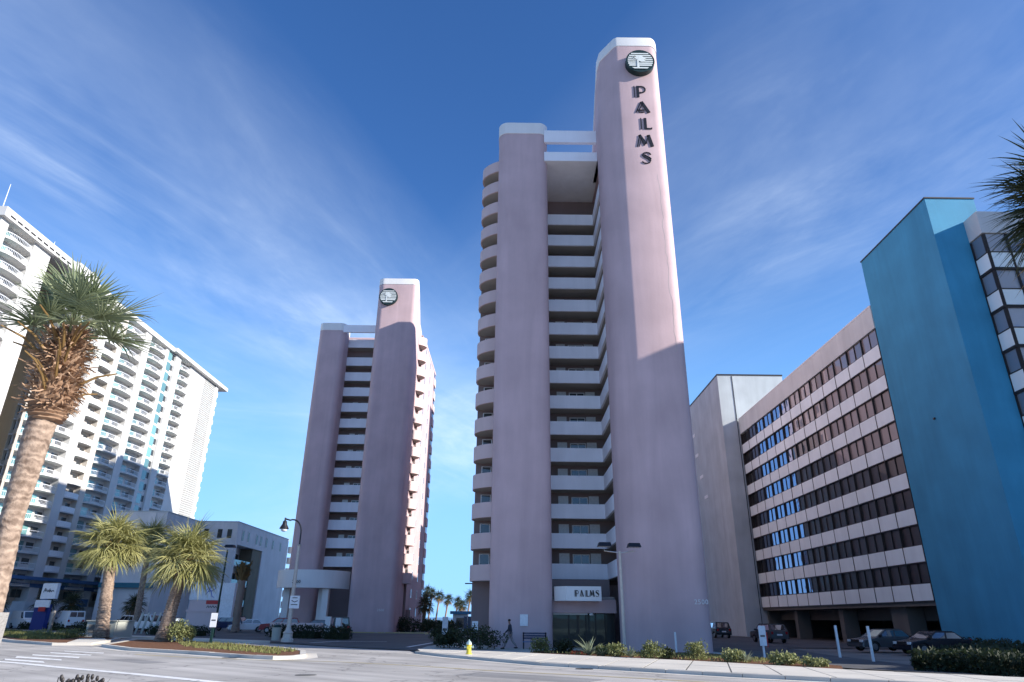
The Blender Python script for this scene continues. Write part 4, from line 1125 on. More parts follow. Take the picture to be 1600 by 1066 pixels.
# angled near wing with sloping bands
wgq = [(XH, 92.4), (XH - 18, 107.5), (XH - 22, 100), (XH - 22, 80), (XH - 1.7, 80), (XH - 1.7, 92)]
mb = MB(); mb.box(-112, XH - 22, 90, 112, 0, HTOP); mb.build('rear_wing', M['cream'], hb)
for (x, y, h) in ((-73, 80.5, 6.0), (-73.5, 92.5, 3.6)):
    mb = MB(); mb.tube([(x, y, HTOP + 1.4), (x - 0.05, y, HTOP + 1.5 + h)], [0.09, 0.03], 6); mb.build('aerial', M['cap'], hb)

# ================================================================ low off-white building
lw = thing('low_building', (-58, 125, 0), 'low off-white building with slot windows and a recessed balcony bay', 'building')
# front-right volume
mb = MB()
mb.box(-66, -48.0, 121.0, 121.9, 0, 17.1)        # front wall
mb.box(-66, -48.0, 134.9, 150, 0, 17.1)          # rear part
mb.box(-66, -50.6, 121.9, 134.9, 0, 17.1)        # behind the recess
mb.box(-50.6, -48.0, 121.9, 134.9, 13.4, 17.1)   # lintel
mb.box(-48.9, -48.01, 130.8, 134.9, 0, 13.4) if False else None
mb.build('off_white_wall', M['lowwhite'], lw)
mb = MB(); mb.box(-66, -47.94, 120.94, 150.06, 17.1, 17.28); mb.build('roof_coping', M['greyconc'], lw)
mb = MB(); mb.box(-50.5, -48.2, 130.2, 134.85, 0, 13.35); mb.build('dark_stair_wall', wall_mat('olive_concrete', (0.17, 0.155, 0.115), 0.85), lw)
for z in (3.3, 6.6, 9.9):
    s = MB(); s.box(-50.58, -48.3, 121.95, 130.15, z, z + 0.22); o = s.build('balcony', M['lowwhite'], lw)
    s = MB(); s.box(-48.36, -48.3, 121.95, 130.15, z + 0.22, z + 1.1); s.build('balcony_glass', M['glass_teal'], o)
    s = MB(); s.box(-50.55, -50.5, 123, 126.5, z + 0.25, z + 2.4); s.build('balcony_door', M['glass_teal'], o)
    s = MB(); s.box(-50.55, -50.5, 127.2, 129.6, z + 0.25, z + 2.4); s.build('balcony_door', M['glass_pink'], o)
for y in (123.5, 126.2, 130.5, 132.8, 136, 139.8, 144.5):
    s = MB(); s.box(-48.0, -47.96, y, y + 0.75, 14.3, 15.9); s.build('slot_window', M['glass_black'], lw)
    s = MB(); s.box(-48.0, -47.92, y - 0.12, y - 0.001, 14.2, 16.0); s.box(-48.0, -47.92, y - 0.12, y + 0.87, 16.0, 16.12); s.build('slot_frame', M['lowwhite'], lw)
for x in (-53.4, -51.0, -49.9 + 0.6):
    s = MB(); s.box(x - 0.4, x + 0.4, 120.95, 120.99, 14.4, 15.9); s.build('slot_window', M['glass_black'], lw)
# nearer left volume with slanting roof
l2 = [(-62.5, 108.0), (-54.3, 108.0), (-54.3, 120.93), (-62.5, 120.93)]
mb = MB(); mb.prism(l2, 0, 16.9); mb.build('gable_block', M['lowwhite'], lw)
mb = MB(); mb.box(-62.56, -54.24, 107.94, 120.92, 16.9, 17.08); mb.build('roof_coping', M['greyconc'], lw)
mb = MB(); mb.box(-56.1, -56.0, 107.93, 107.99, 0.5, 16.8); mb.build('downpipe', M['greyconc'], lw)
for x in (-60.5, -58.3, -55.3):
    s = MB(); s.box(x - 0.45, x + 0.45, 107.95, 107.99, 13.6, 14.9); s.build('slot_window', M['glass_pink'], lw)
mb = MB(); mb.box(-62.3, -54.2, 107.4, 107.93, 5.6, 6.3); mb.build('blue_band', plain('teal_band', (0.02, 0.14, 0.20), 0.5), lw)
# saw-tooth balconies of the sea-facing end, catching the sun
for k in range(7):
    s = MB(); s.box(-48.0, -47.0, 150.2, 151.4, 1.2 + k * 2.2, 2.5 + k * 2.2); s.build('end_balcony', M['white'], lw)

# ================================================================ palms
def frond_mesh(name, mat, elev, R, pet, nl=30, segs=3, spread=125, droop=0.55, wid=0.045, seed=0, stemmat=None, ragged=0.15):
    """fan leaf: curved petiole from the origin along +X, then a costapalmate fan of folded leaflets that droop"""
    rnd = random.Random(seed)
    mb = MB(); mb.use(mat)
    ce, se = math.cos(elev), math.sin(elev)
    # petiole, sagging
    pts = []
    for i in range(5):
        q = i / 4; pts.append(Vector((pet * q * ce, 0, pet * q * se - 0.12 * pet * q * q)))
    w0 = 0.022 * R / 0.9 + 0.01
    for a, b in zip(pts[:-1], pts[1:]):
        mb.quad(a + Vector((0, -w0, 0)), b + Vector((0, -w0 * .7, 0)), b + Vector((0, w0 * .7, 0)), a + Vector((0, w0, 0)))
        mb.quad(a + Vector((0, 0, -w0)), b + Vector((0, 0, -w0 * .7)), b + Vector((0, 0, w0 * .5)), a + Vector((0, 0, w0)))
    tip = pts[-1]
    ax = (pts[-1] - pts[-2]).normalized()
    side = Vector((0, 1, 0)); nrm = ax.cross(side) * -1
    if nrm.z < 0 and elev < 1.2: nrm = -nrm
    for i in range(nl):
        u = -1 + 2 * (i + 0.5) / nl
        ang = math.radians(spread) * u + rnd.gauss(0, 0.03)
        d = ax * math.cos(ang) + side * math.sin(ang)
        d = (d + nrm * (0.30 * abs(u) + rnd.gauss(0, 0.06))).normalized()
        L = R * (0.72 + 0.30 * math.cos(ang * 0.75)) * (1 + rnd.gauss(0, ragged * 0.6)) * (0.6 if rnd.random() < 0.08 else 1)
        base = tip + ax * (0.14 * R * (1 - abs(u)))
        cur = base; prev = None
        cross = d.cross(nrm).normalized()
        w = wid * R
        dr = droop * (0.4 + rnd.random() * 1.2) + (0.9 if rnd.random() < 0.10 else 0)
        for k in range(segs + 1):
            q = k / segs
            ww = w * (0.35 + 1.1 * q if q < 0.45 else (1 - q) * 1.5 + 0.03)
            row = (cur + cross * ww, cur + nrm * (ww * 0.7), cur - cross * ww)
            if prev:
                mb.add([prev[0], prev[1], row[1], row[0]], [(0, 1, 2, 3)]); mb.add([prev[1], prev[2], row[2], row[1]], [(0, 1, 2, 3)])
            prev = row
            dd = (d + Vector((0, 0, -1)) * dr * (q + 1 / segs) ** 1.6).normalized()
            cur = cur + dd * (L / segs)
    return mb.mesh(name)

def trunk_mesh(pts, rs, mat, seed=0, n=14, rings=40, rough=0.05):
    rnd = random.Random(seed)
    P_ = [Vector(p) for p in pts]
    out, ro = [], []
    tot = len(P_) - 1
    for i in range(rings + 1):
        t = i / rings * tot; k = min(int(t), tot - 1); f = t - k
        p = P_[k].lerp(P_[k + 1], f); r = rs[k] + (rs[k + 1] - rs[k]) * f
        out.append(p); ro.append(r * (1 + (rough if i % 2 else -rough * 0.4) + rnd.gauss(0, rough * 0.4)))
    mb = MB(); mb.tube(out, ro, n)
    # uneven surface
    mb.v = [(x + rnd.gauss(0, rough * 0.12), y + rnd.gauss(0, rough * 0.12), z) for x, y, z in mb.v]
    return mb

FR = {}
def frond_set(key, mat, matdead, R, pet, nl, segs, droop, wid):
    out = []
    for j, e in enumerate((80, 62, 45, 28, 12, -5, -22, -42, -62)):
        for v in range(2):
            out.append((e, frond_mesh('frond', M[mat] if e > -35 else M[matdead], math.radians(e), R, pet, nl, segs, 118 + 8 * v, droop * (1.0 + (0.5 if e < 0 else 0)), wid, seed=hash((key, j, v)) % 9999 if False else j * 7 + v * 101 + len(key))))
    FR[key] = out

def palm(label, base, top, r0, r1, key, nf, group=None, seed=1, emin=-50, name='palm_tree', boots=0, bark='bark', skirt=True, trunk_rings=36, scale=1.0, cat='palm tree', droopbias=1.0):
    rnd = random.Random(seed)
    t = thing(name, base, label, cat, group)
    b, tp = Vector(base), Vector(top)
    midp = b.lerp(tp, 0.5) + Vector((rnd.uniform(-.04, .04), 0, 0))
    mb = trunk_mesh([b, b.lerp(tp, 0.12), midp, tp], [r0 * 1.25, r0, (r0 + r1) / 2, r1], None, seed, 12, trunk_rings, 0.06)
    mb.build('trunk', M[bark], t, 50)
    if boots:
        bm_ = MB()
        H = (tp - b).length
        for i in range(boots):
            q = 1 - (i / boots) * 0.20; p = b.lerp(tp, q); a = i * 2.399 + rnd.gauss(0, .2)
            o_ = Vector((math.cos(a), math.sin(a), 0)); s_ = Vector((-math.sin(a), math.cos(a), 0))
            w = r1 * 0.5; L = r1 * rnd.uniform(1.3, 2.6)
            p0 = p + o_ * r1 * 0.8; p1 = p0 + o_ * L * 0.55 + Vector((0, 0, L * 0.8))
            bm_.add([p0 - s_ * w, p0 + s_ * w, p1 + s_ * w * .35, p1 - s_ * w * .35, p0 - Vector((0, 0, w)), p1 - o_ * 0.02 - Vector((0, 0, w * .6))],
                    [(0, 1, 2, 3), (0, 3, 5, 4), (1, 4, 5, 2), (3, 2, 5)])
        bm_.build('leaf_boots', M['palmdead'], t, kind='stuff')
    fs = FR[key]
    els = []
    for i in range(nf):
        q = (i + 0.5) / nf
        e = 85 - (85 - emin) * q ** 0.85
        a = i * 2.39996 + rnd.gauss(0, 0.15)
        j = min(range(0, len(fs), 2), key=lambda k: abs(fs[k][0] - e)) + rnd.randint(0, 1)
        sc = scale * rnd.uniform(0.85, 1.12)
        w = Matrix.Translation(tp + Vector((0, 0, 0.12 * q * -1 + rnd.uniform(-.05, .15)))) @ Matrix.Rotation(a, 4, 'Z') @ Matrix.Rotation(rnd.gauss(0, 0.12), 4, 'X') @ Matrix.Diagonal((sc, sc, sc, 1))
        inst('frond', fs[j][1], None, t, w=w)
    return t, tp

frond_set('big', 'palmleaf_big', 'palmdead', 1.0, 0.85, 34, 5, 0.22, 0.034)
frond_set('mid', 'palmleaf', 'palmdead', 1.35, 1.0, 36, 4, 0.85, 0.026)
frond_set('far', 'palmleaf_dark', 'palmdead', 1.4, 0.9, 16, 3, 0.8, 0.05)

# near palm at the left edge: leaning trunk, shaggy head of old leaf bases
bigb = (-7.75, 11.0, 0.1); bigt = (-7.95, 11.0, 6.7)
bt = thing('palm_tree', bigb, 'nearest palm, thick trunk and shaggy brown collar at the left edge', 'palm tree')
mb = trunk_mesh([bigb, (-7.9, 11.0, 1.6), (-8.02, 11.0, 3.4), (-8.0, 11.0, 4.8), (-7.93, 11, 5.6), (-7.95, 11, 6.7)], [0.17, 0.15, 0.165, 0.215, 0.23, 0.18], None, 3, 28, 120, 0.022)
mb.build('trunk', M['bark'], bt, 60)
rnd = random.Random(5)
shag = MB()
def shag_piece(mb, p, o_, L, w, lift, curl):
    s_ = Vector((-o_.y, o_.x, 0))
    a = p; d = (o_ * 0.75 + Vector((0, 0, lift))).normalized(); prev = None
    for k in range(5):
        q = k / 4; ww = w * (1 - 0.75 * q)
        tw = s_ * math.cos(curl * q * 2) + Vector((0, 0, math.sin(curl * q * 2)))
        row = (a + tw * ww, a + o_ * ww * 0.5, a - tw * ww)
        if prev:
            mb.add([prev[0], prev[1], row[1], row[0]], [(0, 1, 2, 3)]); mb.add([prev[1], prev[2], row[2], row[1]], [(0, 1, 2, 3)])
            mb.add([prev[0], row[0], row[2], prev[2]], [(0, 1, 2, 3)])
        prev = row
        a = a + d * L / 4; d = (d + o_ * 0.15 + Vector((rnd.gauss(0, .25), rnd.gauss(0, .25), curl * 0.3 + rnd.gauss(0, .2)))).normalized()
for i in range(1250):
    q = rnd.random(); z = 5.12 + 1.5 * q
    a = rnd.random() * 2 * PI; o_ = Vector((math.cos(a), math.sin(a), 0))
    rr = 0.19 + 0.19 * math.sin(PI * min(1, q * 0.75 + 0.12)) * rnd.uniform(0.3, 1.2)
    p = Vector((-7.94, 11.0, z)) + o_ * rr * rnd.uniform(0.6, 1.0)
    shag_piece(shag, p, o_, rnd.uniform(0.10, 0.30), rnd.uniform(0.012, 0.045), rnd.uniform(-0.5, 0.9), rnd.uniform(-0.9, 1.0))
shag.build('old_leaf_bases', M['boot'], bt, kind='stuff')
core = trunk_mesh([(-7.93, 11, 4.95), (-7.93, 11, 5.2), (-7.94, 11, 5.7), (-7.95, 11, 6.3), (-7.95, 11, 6.7)], [0.22, 0.29, 0.32, 0.24, 0.10], None, 9, 26, 34, 0.12)
core.build('fibre_collar', M['boot'], bt, 30)
bs = MB()
for i in range(16):     # long dead stalks sticking out of the collar
    a = rnd.uniform(-2.6, -0.2) if i % 2 else rnd.random() * 2 * PI
    o_ = Vector((math.cos(a), math.sin(a), 0)); z = rnd.uniform(5.4, 6.5)
    p = Vector((-7.94, 11, z)) + o_ * 0.3; L = rnd.uniform(0.35, 0.8)
    bs.tube([p, p + o_ * L * .5 + Vector((0, 0, L * .35)), p + o_ * L + Vector((0, 0, L * 0.5))], [0.03, 0.022, 0.012], 5)
bs.build('dead_stalks', M['palmdead'], bt, kind='stuff')
for i in range(22):
    q = (i + 0.5) / 22; e = 84 - 78 * q ** 0.9; a = i * 2.39996 + rnd.gauss(0, .15)
    fs = FR['big']; j = min(range(0, len(fs), 2), key=lambda k: abs(fs[k][0] - e)) + rnd.randint(0, 1)
    sc = rnd.uniform(0.56, 0.86)
    w = Matrix.Translation(Vector((-7.96, 11, 6.72 - 0.25 * q))) @ Matrix.Rotation(a, 4, 'Z') @ Matrix.Rotation(rnd.gauss(0, .15), 4, 'X') @ Matrix.Diagonal((sc, sc, sc, 1))
    inst('frond', fs[j][1], None, bt, w=w)

palm('median palm on the left of the three sunlit palms, beside a pale utility box', (-32.7, 58.4, 0.12), (-33.4, 58.4, 7.15), 0.50, 0.38, 'mid', 50, 'sunlit palms of the median', 11, -30, boots=40, scale=1.36, trunk_rings=60)
palm('median palm on the right of the three sunlit palms, beside a rounded bush', (-24.9, 52.4, 0.12), (-24.3, 52.4, 5.75), 0.46, 0.36, 'mid', 48, 'sunlit palms of the median', 12, -30, boots=36, scale=1.40, trunk_rings=60)
palm('slimmer palm set back between the two thick median palms', (-44.6, 86.5, 0.1), (-45.0, 86.5, 10.2), 0.36, 0.30, 'mid', 44, 'sunlit palms of the median', 13, -35, boots=30, scale=1.45, trunk_rings=60)
palm('short bare-headed palm with a rough trunk beside the white lettered sign', (-33.0, 87.5, 0.1), (-33.2, 87.5, 7.3), 0.42, 0.50, 'far', 12, None, 14, -20, boots=60, bark='bark_far', scale=0.55)
# palm whose fronds reach in from the right edge
palm('palm crown with dark fronds reaching in from the right edge', (8.95, 9.0, 0.1), (8.92, 9.0, 8.35), 0.2, 0.24, 'darkbig' if False else 'bigdark', 46, None, 15, -55) if 'bigdark' in FR else None
frond_set('bigdark', 'palmleaf_dark', 'palmdead', 0.85, 0.5, 38, 5, 0.35, 0.022)
palm('palm crown with dark fronds reaching in from the right edge', (9.2, 9.0, 0.1), (9.16, 9.0, 8.3), 0.2, 0.24, 'bigdark', 54, None, 15, -60, boots=30)

# beach palms between the towers, palms by the hotel
beach = [(-17.6, 150, 5.6, 'leftmost palm of the row by the sea, leaning against the tower'), (-20.4, 176, 8.0, 'tallest palm of the sea-side row'), (-18.6, 172, 7.2, 'second tall palm of the sea-side row, close to the tallest'),
         (-16.6, 170, 6.6, 'middle palm of the sea-side row with a leaning trunk'), (-15.0, 176, 6.0, 'shorter palm right of the sea-side group'), (-12.9, 180, 5.6, 'palm standing alone near the gap to the sea'),
         (-11.0, 168, 4.6, 'small dark palm beside the blue-roofed kiosk'), (-8.7, 160, 6.4, 'palm half hidden by the near pink tower')]
for i, (x, y, h, lb) in enumerate(beach):
    palm(lb, (x - 0.8, y, 0), (x, y, h), 0.22, 0.18, 'far', 26, 'palms by the sea', 30 + i, -55, boots=12, bark='bark_far', scale=0.8, trunk_rings=16)
for i, (x, y, h, lb) in enumerate([(-65.0, 100.5, 4.6, 'dark low palm right of the blue sign'), (-62.0, 101.5, 4.3, 'dark low palm next to the blue-sign palm'), (-66.5, 92.5, 4.4, 'dark low palm left of the blue sign'), (-54.5, 104, 4.4, 'dark palm in front of the low building, behind the left median palm')]):
    palm(lb, (x, y, 0), (x, y, h - 1.2), 0.25, 0.25, 'far', 30, 'dark palms by the hotel', 50 + i, -45, boots=14, bark='bark_far', scale=0.85, trunk_rings=12)
palm('low dark palm at the foot of the far pink tower', (-12.6, 106, 0), (-12.4, 106, 3.6), 0.25, 0.22, 'far', 28, None, 61, -55, boots=14, bark='bark_far', scale=0.75, trunk_rings=12)

# ================================================================ shrubs, hedges, agaves, ground cover
def leaf_cloud(mb, c, r, n, size, rnd, flat=False, box=False):
    for i in range(n):
        if box:
            u = [rnd.uniform(-1, 1) for _ in range(3)]
            k = rnd.randint(0, 2)
            if rnd.random() < 0.75: u[k] = rnd.choice((-1, 1)) * rnd.uniform(0.85, 1.05)
            if u[2] < -0.9: u[2] = rnd.uniform(-0.9, 1)
        else:
            a = rnd.random() * 2 * PI; z = rnd.uniform(-0.75, 1); q = math.sqrt(max(0, 1 - z * z)); k = rnd.uniform(0.72, 1.06)
            u = [q * math.cos(a) * k, q * math.sin(a) * k, z * k]
        p = Vector((c[0] + u[0] * r[0], c[1] + u[1] * r[1], c[2] + u[2] * r[2]))
        d = Vector((rnd.gauss(0, 1), rnd.gauss(0, 1), rnd.gauss(0.3, 1))).normalized(); s_ = d.cross(Vector((rnd.gauss(0, 1), rnd.gauss(0, 1), 1))).normalized()
        L = size * rnd.uniform(0.6, 1.4)
        mb.add([p, p + d * L * .5 + s_ * L * .28, p + d * L, p + d * L * .5 - s_ * L * .28], [(0, 1, 2, 3)])

def shrub(x, y, z, rx, ry, rz, label, group=None, mat='shrub', n=700, size=0.1, seed=0, name='shrub', cat='shrub'):
    rnd = random.Random(seed); t = thing(name, (x, y, z), label, cat, group)
    mb = MB()
    lobes = [((x + rnd.uniform(-.6, .6) * rx, y + rnd.uniform(-.5, .5) * ry, z + rz * rnd.uniform(.30, .68)), rnd.uniform(.32, .66)) for _ in range(8)]
    for c, k in lobes:
        leaf_cloud(mb, c, (rx * k, ry * k, rz * k * rnd.uniform(.6, 1.0)), n // 6, size * rnd.uniform(.7, 1.2), rnd)
    leaf_cloud(mb, (x, y, z + rz * .3), (rx * .8, ry * .8, rz * .4), n // 3, size, rnd)
    mb.build('foliage', M[mat], t)
    mb = MB()
    for i in range(5): a = rnd.random() * 6.3; mb.tube([(x, y, z - 0.03), (x + math.cos(a) * rx * .2, y + math.sin(a) * ry * .2, z + rz * .45)], [0.02, 0.008], 5)
    mb.build('stems', M['bark_far'], t)
bushes = [(1.9, 43.2, 0.75, 0.9, 'shrub', 'loose green shrub in front of the pier, leftmost of the tower-bed shrubs'), (3.2, 42.6, 0.75, 0.8, 'hedge', 'dark low shrub before the lobby, next to the loose green one'),
          (5.9, 39.4, 0.75, 0.75, 'shrub', 'grey-green shrub at the foot of the floodlight pole'), (5.2, 39.9, 0.6, 0.6, 'shrub', 'small shrub left of the floodlight pole'),
          (7.4, 37.5, 0.85, 0.95, 'shrub', 'wide spreading shrub in front of the fin'), (8.2, 38.3, 0.5, 0.5, 'hedge', 'small dark shrub behind the wide spreading one'),
          (9.55, 37.2, 0.72, 1.05, 'shrub', 'clipped round shrub, tallest in front of the fin'), (10.9, 35.6, 0.75, 0.65, 'shrub', 'ragged low shrub past the right edge of the fin'),
          (12.6, 33.7, 0.8, 0.55, 'shrub', 'low mounded shrub below the white notice post'), (13.7, 32.8, 0.7, 0.4, 'shrub', 'lowest flat shrub at the right end of the bed')]
for i, (x, y, r, h, mt, lb) in enumerate(bushes):
    shrub(x, y, 0.1, r * 0.85, r * 0.7, h * 0.85, lb, 'shrubs of the tower bed', mt, 620, 0.12, 100 + i)
shrub(-23.0, 51.2, 0.14, 1.0, 0.9, 1.35, 'rounded bush beside the right-hand median palm', None, 'shrub', 1100, 0.14, 120)
for i, (x, y, r, h, lb) in enumerate([(-1.9, 47.5, 1.7, 1.35, 'dark shrub mass left of the walking person'), (-4.0, 49.2, 1.3, 1.2, 'dark shrub behind the hydrant'), (-5.4, 62.5, 1.4, 1.3, 'dark shrub beside the white driveway sign')]):
    shrub(x, y, 0.06, r, r * .8, h, lb, 'dark shrubs by the driveway', 'hedge', 1300, 0.15, 130 + i)
for i, (x, y, r, h, lb) in enumerate([(-14.5, 98.5, 2.4, 1.9, 'dark planting at the corner of the far tower'), (-10.6, 97.0, 2.2, 1.8, 'dark planting between far tower and driveway'), (-8.2, 95.5, 1.6, 1.5, 'dark planting at the driveway end')]):
    shrub(x, y, 0.0, r, r * .8, h, lb, 'dark planting under the far tower', 'hedge', 1300, 0.22, 140 + i)
for i, (x, y, r, h, lb) in enumerate([(-34.5, 57.0, 1.6, 0.7, 'low green clump left of the left-hand median palm'), (-37.3, 57.6, 1.3, 0.55, 'low clump by the short post on the left median')]):
    shrub(x, y, 0.14, r, r * .6, h, lb, 'low clumps on the left median', 'shrub', 700, 0.12, 150 + i)
def hedge(pts, w, h, label, seed, n, mat='hedge', group=None, size=0.16, z=0.02):
    rnd = random.Random(seed); x0, y0 = pts[0]; x1, y1 = pts[-1]
    t = thing('hedge', ((x0 + x1) / 2, (y0 + y1) / 2, z), label, 'hedge', group)
    mb = MB()
    for i in range(n):
        q = rnd.random(); x, y = along(pts, q); xa, ya = along(pts, min(1, q + .01)); xb_, yb_ = along(pts, max(0, q - .01))
        dx, dy = xa - xb_, ya - yb_; dl = math.hypot(dx, dy) or 1; nx, ny = -dy / dl, dx / dl
        a = rnd.uniform(0, PI); u = math.cos(a) * (1 if rnd.random() < .8 else rnd.random()); v = abs(math.sin(a)) ** 0.45 * rnd.uniform(0.82, 1.04)
        if rnd.random() < 0.5: v = rnd.uniform(0.0, .95); u = rnd.choice((-1, 1)) * rnd.uniform(.88, 1)
        if rnd.random() < 0.10:
            (x, y) = pts[0] if rnd.random() < .6 else pts[-1]; u = rnd.uniform(-1, 1); v = rnd.uniform(0, 1) * (1 - 0.4 * u * u)
        hh = h * (0.9 + 0.10 * math.sin(q * 37) + 0.06 * math.sin(q * 91 + 1))
        p = Vector((x + nx * u * w / 2, y + ny * u * w / 2, z + v * hh))
        d = Vector((rnd.gauss(0, 1), rnd.gauss(0, 1), rnd.gauss(0.3, 1))).normalized(); s_ = d.cross(Vector((rnd.gauss(0, 1), rnd.gauss(0, 1), 1))).normalized(); Ls = size * rnd.uniform(.6, 1.4)
        mb.add([p, p + d * Ls * .5 + s_ * Ls * .3, p + d * Ls, p + d * Ls * .5 - s_ * Ls * .3], [(0, 1, 2, 3)])
    mb.build('foliage', M[mat], t)
    mb = MB(); mb.wallstrip([along(pts, .02), along(pts, .5), along(pts, .98)], z, z + h * 0.5, w * 0.55); mb.build('inner_twigs', M[mat], t)
hedge([(19.6, 31.2), (24.0, 36.0), (30.5, 43.6)], 4.4, 0.78, 'long dark hedge below the blue block at the right', 160, 16000, size=.2)
hedge([(31.0, 44.5), (33.6, 57.0)], 1.6, 1.0, 'dark hedge strip along the base of the blue wall', 161, 2600)
hedge([(-22.8, 70.2), (-17.6, 67.4)], 1.6, 1.15, 'clipped dark hedge behind the lamp post before the far tower', 162, 2600)
hedge([(-16.6, 66.6), (-14.6, 65.2)], 1.5, 1.1, 'short hedge before the black off-road car', 163, 1300)
hedge([(-47.5, 80.0), (-40.0, 75.2)], 1.8, 1.1, 'dark hedge in front of the white pickup', 164, 2600)
hedge([(-36.5, 74.5), (-30, 71.5)], 1.6, 0.9, 'low dark hedge beside the white lettered sign', 165, 2200)
hedge([(-62, 92.6), (-53.5, 87.2)], 1.4, 0.8, 'low dark hedge under the blue sign', 166, 1800)

# agaves in the bed
am = MB(); rnd = random.Random(8)
for i in range(34):
    a = i * 2.4; e = math.radians(rnd.uniform(25, 85)); L = rnd.uniform(0.55, 0.95)
    o_ = Vector((math.cos(a), math.sin(a), 0)); s_ = Vector((-math.sin(a), math.cos(a), 0)); cur = Vector((0, 0, 0)); d = (o_ * math.cos(e) + Vector((0, 0, math.sin(e)))); prev = None
    for k in range(4):
        w = 0.055 * (1 if k < 2 else (0.6 if k == 2 else 0.04)); row = (cur + s_ * w, cur - Vector((0, 0, w * .5)), cur - s_ * w)
        if prev: am.add([prev[0], prev[1], row[1], row[0]], [(0, 1, 2, 3)]); am.add([prev[1], prev[2], row[2], row[1]], [(0, 1, 2, 3)])
        prev = row; cur = cur + d * L / 3; d = (d + o_ * 0.12 - Vector((0, 0, .12))).normalized()
ame = am.mesh('agave', M['agave'])
for i, (x, y, s, lb) in enumerate([(4.5, 40.6, 1.35, 'tall pale agave left of the floodlight pole'), (6.5, 38.8, 0.8, 'small pale agave right of the floodlight pole'), (11.4, 35.2, 0.75, 'pale spiky plant by the ragged shrub'), (5.1, 39.7, 0.85, 'pale agave close to the floodlight pole')]):
    inst('agave_plant', ame, (x, y, 0.1), rz=i, scale=(s, s, s), label=lb, cat='plant', group='agaves of the tower bed')
# red bedding flowers
mb = MB(); rnd = random.Random(3)
for i in range(500):
    x, y = rnd.uniform(3.5, 4.7), rnd.uniform(41.2, 42.6)
    leaf_cloud(mb, (x, y, 0.16), (0.05, 0.05, 0.06), 1, 0.08, rnd)
tag(mb.build('flower_bed', M['flower'], None), 'small patch of red bedding flowers before the lobby', 'flowers', kind='stuff')
def cover(name, poly, n, mat, h, seed, label, cat='ground cover'):
    rnd = random.Random(seed); xs = [p[0] for p in poly]; ys = [p[1] for p in poly]; mb = MB(); k = 0
    def inside(x, y):
        r = False
        for (x1, y1), (x2, y2) in zip(poly, poly[1:] + poly[:1]):
            if (y1 > y) != (y2 > y) and x < (x2 - x1) * (y - y1) / (y2 - y1) + x1: r = not r
        return r
    while k < n:
        x, y = rnd.uniform(min(xs), max(xs)), rnd.uniform(min(ys), max(ys))
        if not inside(x, y): continue
        if math.sin(x * 2.1 + 1) * math.cos(y * 1.7) + rnd.gauss(0, .5) < -0.2: continue
        k += 1; a = rnd.random() * 6.3; w = 0.02 + h * 0.08; L = h * rnd.uniform(.5, 1.3); dx, dy = math.cos(a), math.sin(a); t1, t2 = rnd.gauss(0, .3) * L, rnd.gauss(0, .3) * L
        mb.add([(x - dx * w, y - dy * w, 0.14), (x + dx * w, y + dy * w, 0.14), (x + t1, y + t2, 0.14 + L)], [(0, 1, 2)])
    tag(mb.build(name, M[mat]), label, cat, kind='stuff')
cover('ground_cover', [(-22.5, 49.8), (-19.5, 44), (-14, 39.2), (-11.6, 37), (-11.8, 41), (-15, 44.8), (-20, 50)], 1700, 'grass', 0.16, 1, 'grassy ground cover on the right median')
cover('ground_cover', [(-64, 84), (-44, 62.5), (-36, 54), (-33.5, 54.5), (-36, 61.5), (-60, 81.5)], 6500, 'grass', 0.26, 2, 'grassy ground cover on the left median')
cover('ground_cover', [(2, 42.4), (6, 39), (9.4, 36.2), (13.8, 32.4), (14.2, 35), (12.6, 40), (10, 43), (3.2, 44.5)], 2200, 'grass', 0.12, 4, 'thin weeds in the bed before the near tower')
# dune scrub by the beach
mb = MB(); rnd = random.Random(12)
for i in range(6000):
    x = rnd.uniform(-60, 60); y = rnd.uniform(196, 212)
    leaf_cloud(mb, (x, y, 0.2), (0.4, 0.4, 0.5), 1, 0.9, rnd)
tag(mb.build('dune_scrub', M['hedge']), 'low scrub along the edge of the beach', 'scrub', kind='stuff')

# foreground: spiky yucca and seed heads at the bottom left
yk = thing('yucca_plant', (-3.7, 6.0, 0.14), 'dark spiky yucca poking up at the bottom left corner', 'plant')
mb = MB(); rnd = random.Random(6)
for i in range(26):
    a = rnd.random() * 6.28; e = rnd.uniform(0.6, 1.35); L = rnd.uniform(0.6, 1.0)
    if i == 0: a, e, L = 0.4, 1.05, 1.52
    if i == 1: a, e, L = 0.6, 1.12, 1.35
    o_ = Vector((math.cos(a) * math.cos(e), math.sin(a) * math.cos(e), math.sin(e))); s_ = o_.cross(Vector((0, 1, 0.2))).normalized(); p = Vector((-4.05 if i < 2 else -3.75, 6, 0.14)); w = 0.035
    mb.add([p - s_ * w, p + s_ * w, p + o_ * L * .5 + s_ * w * .8, p + o_ * L, p + o_ * L * .5 - s_ * w * .8], [(0, 1, 2, 3, 4)])
mb.build('blades', M['palmleaf_dark'], yk)
sh = thing('seed_heads', (-3.5, 6.0, 0.14), 'dry dark seed heads on stalks at the bottom edge', 'plant')
mb = MB()
for i in range(16):
    x = -3.62 + i * 0.024 + rnd.gauss(0, .01); z = 1.43 + rnd.uniform(0, .05)
    mb.tube([(x, 6 + rnd.gauss(0, .05), 0.14), (x + rnd.gauss(0, .02), 6, z)], 0.004, 4); mb.ellipsoid((x, 6, z), (0.016, 0.016, 0.022), 6, 4)
mb.build('stalks', M['mull'], sh)
gt = MB()
for i in range(60):
    x, y = rnd.uniform(-4.2, -3.75), rnd.uniform(5.8, 6.4); L = rnd.uniform(.9, 1.36); gt.add([(x - .008, y, 0.14), (x + .008, y, 0.14), (x + rnd.gauss(0, .07), y, 0.14 + L)], [(0, 1, 2)])
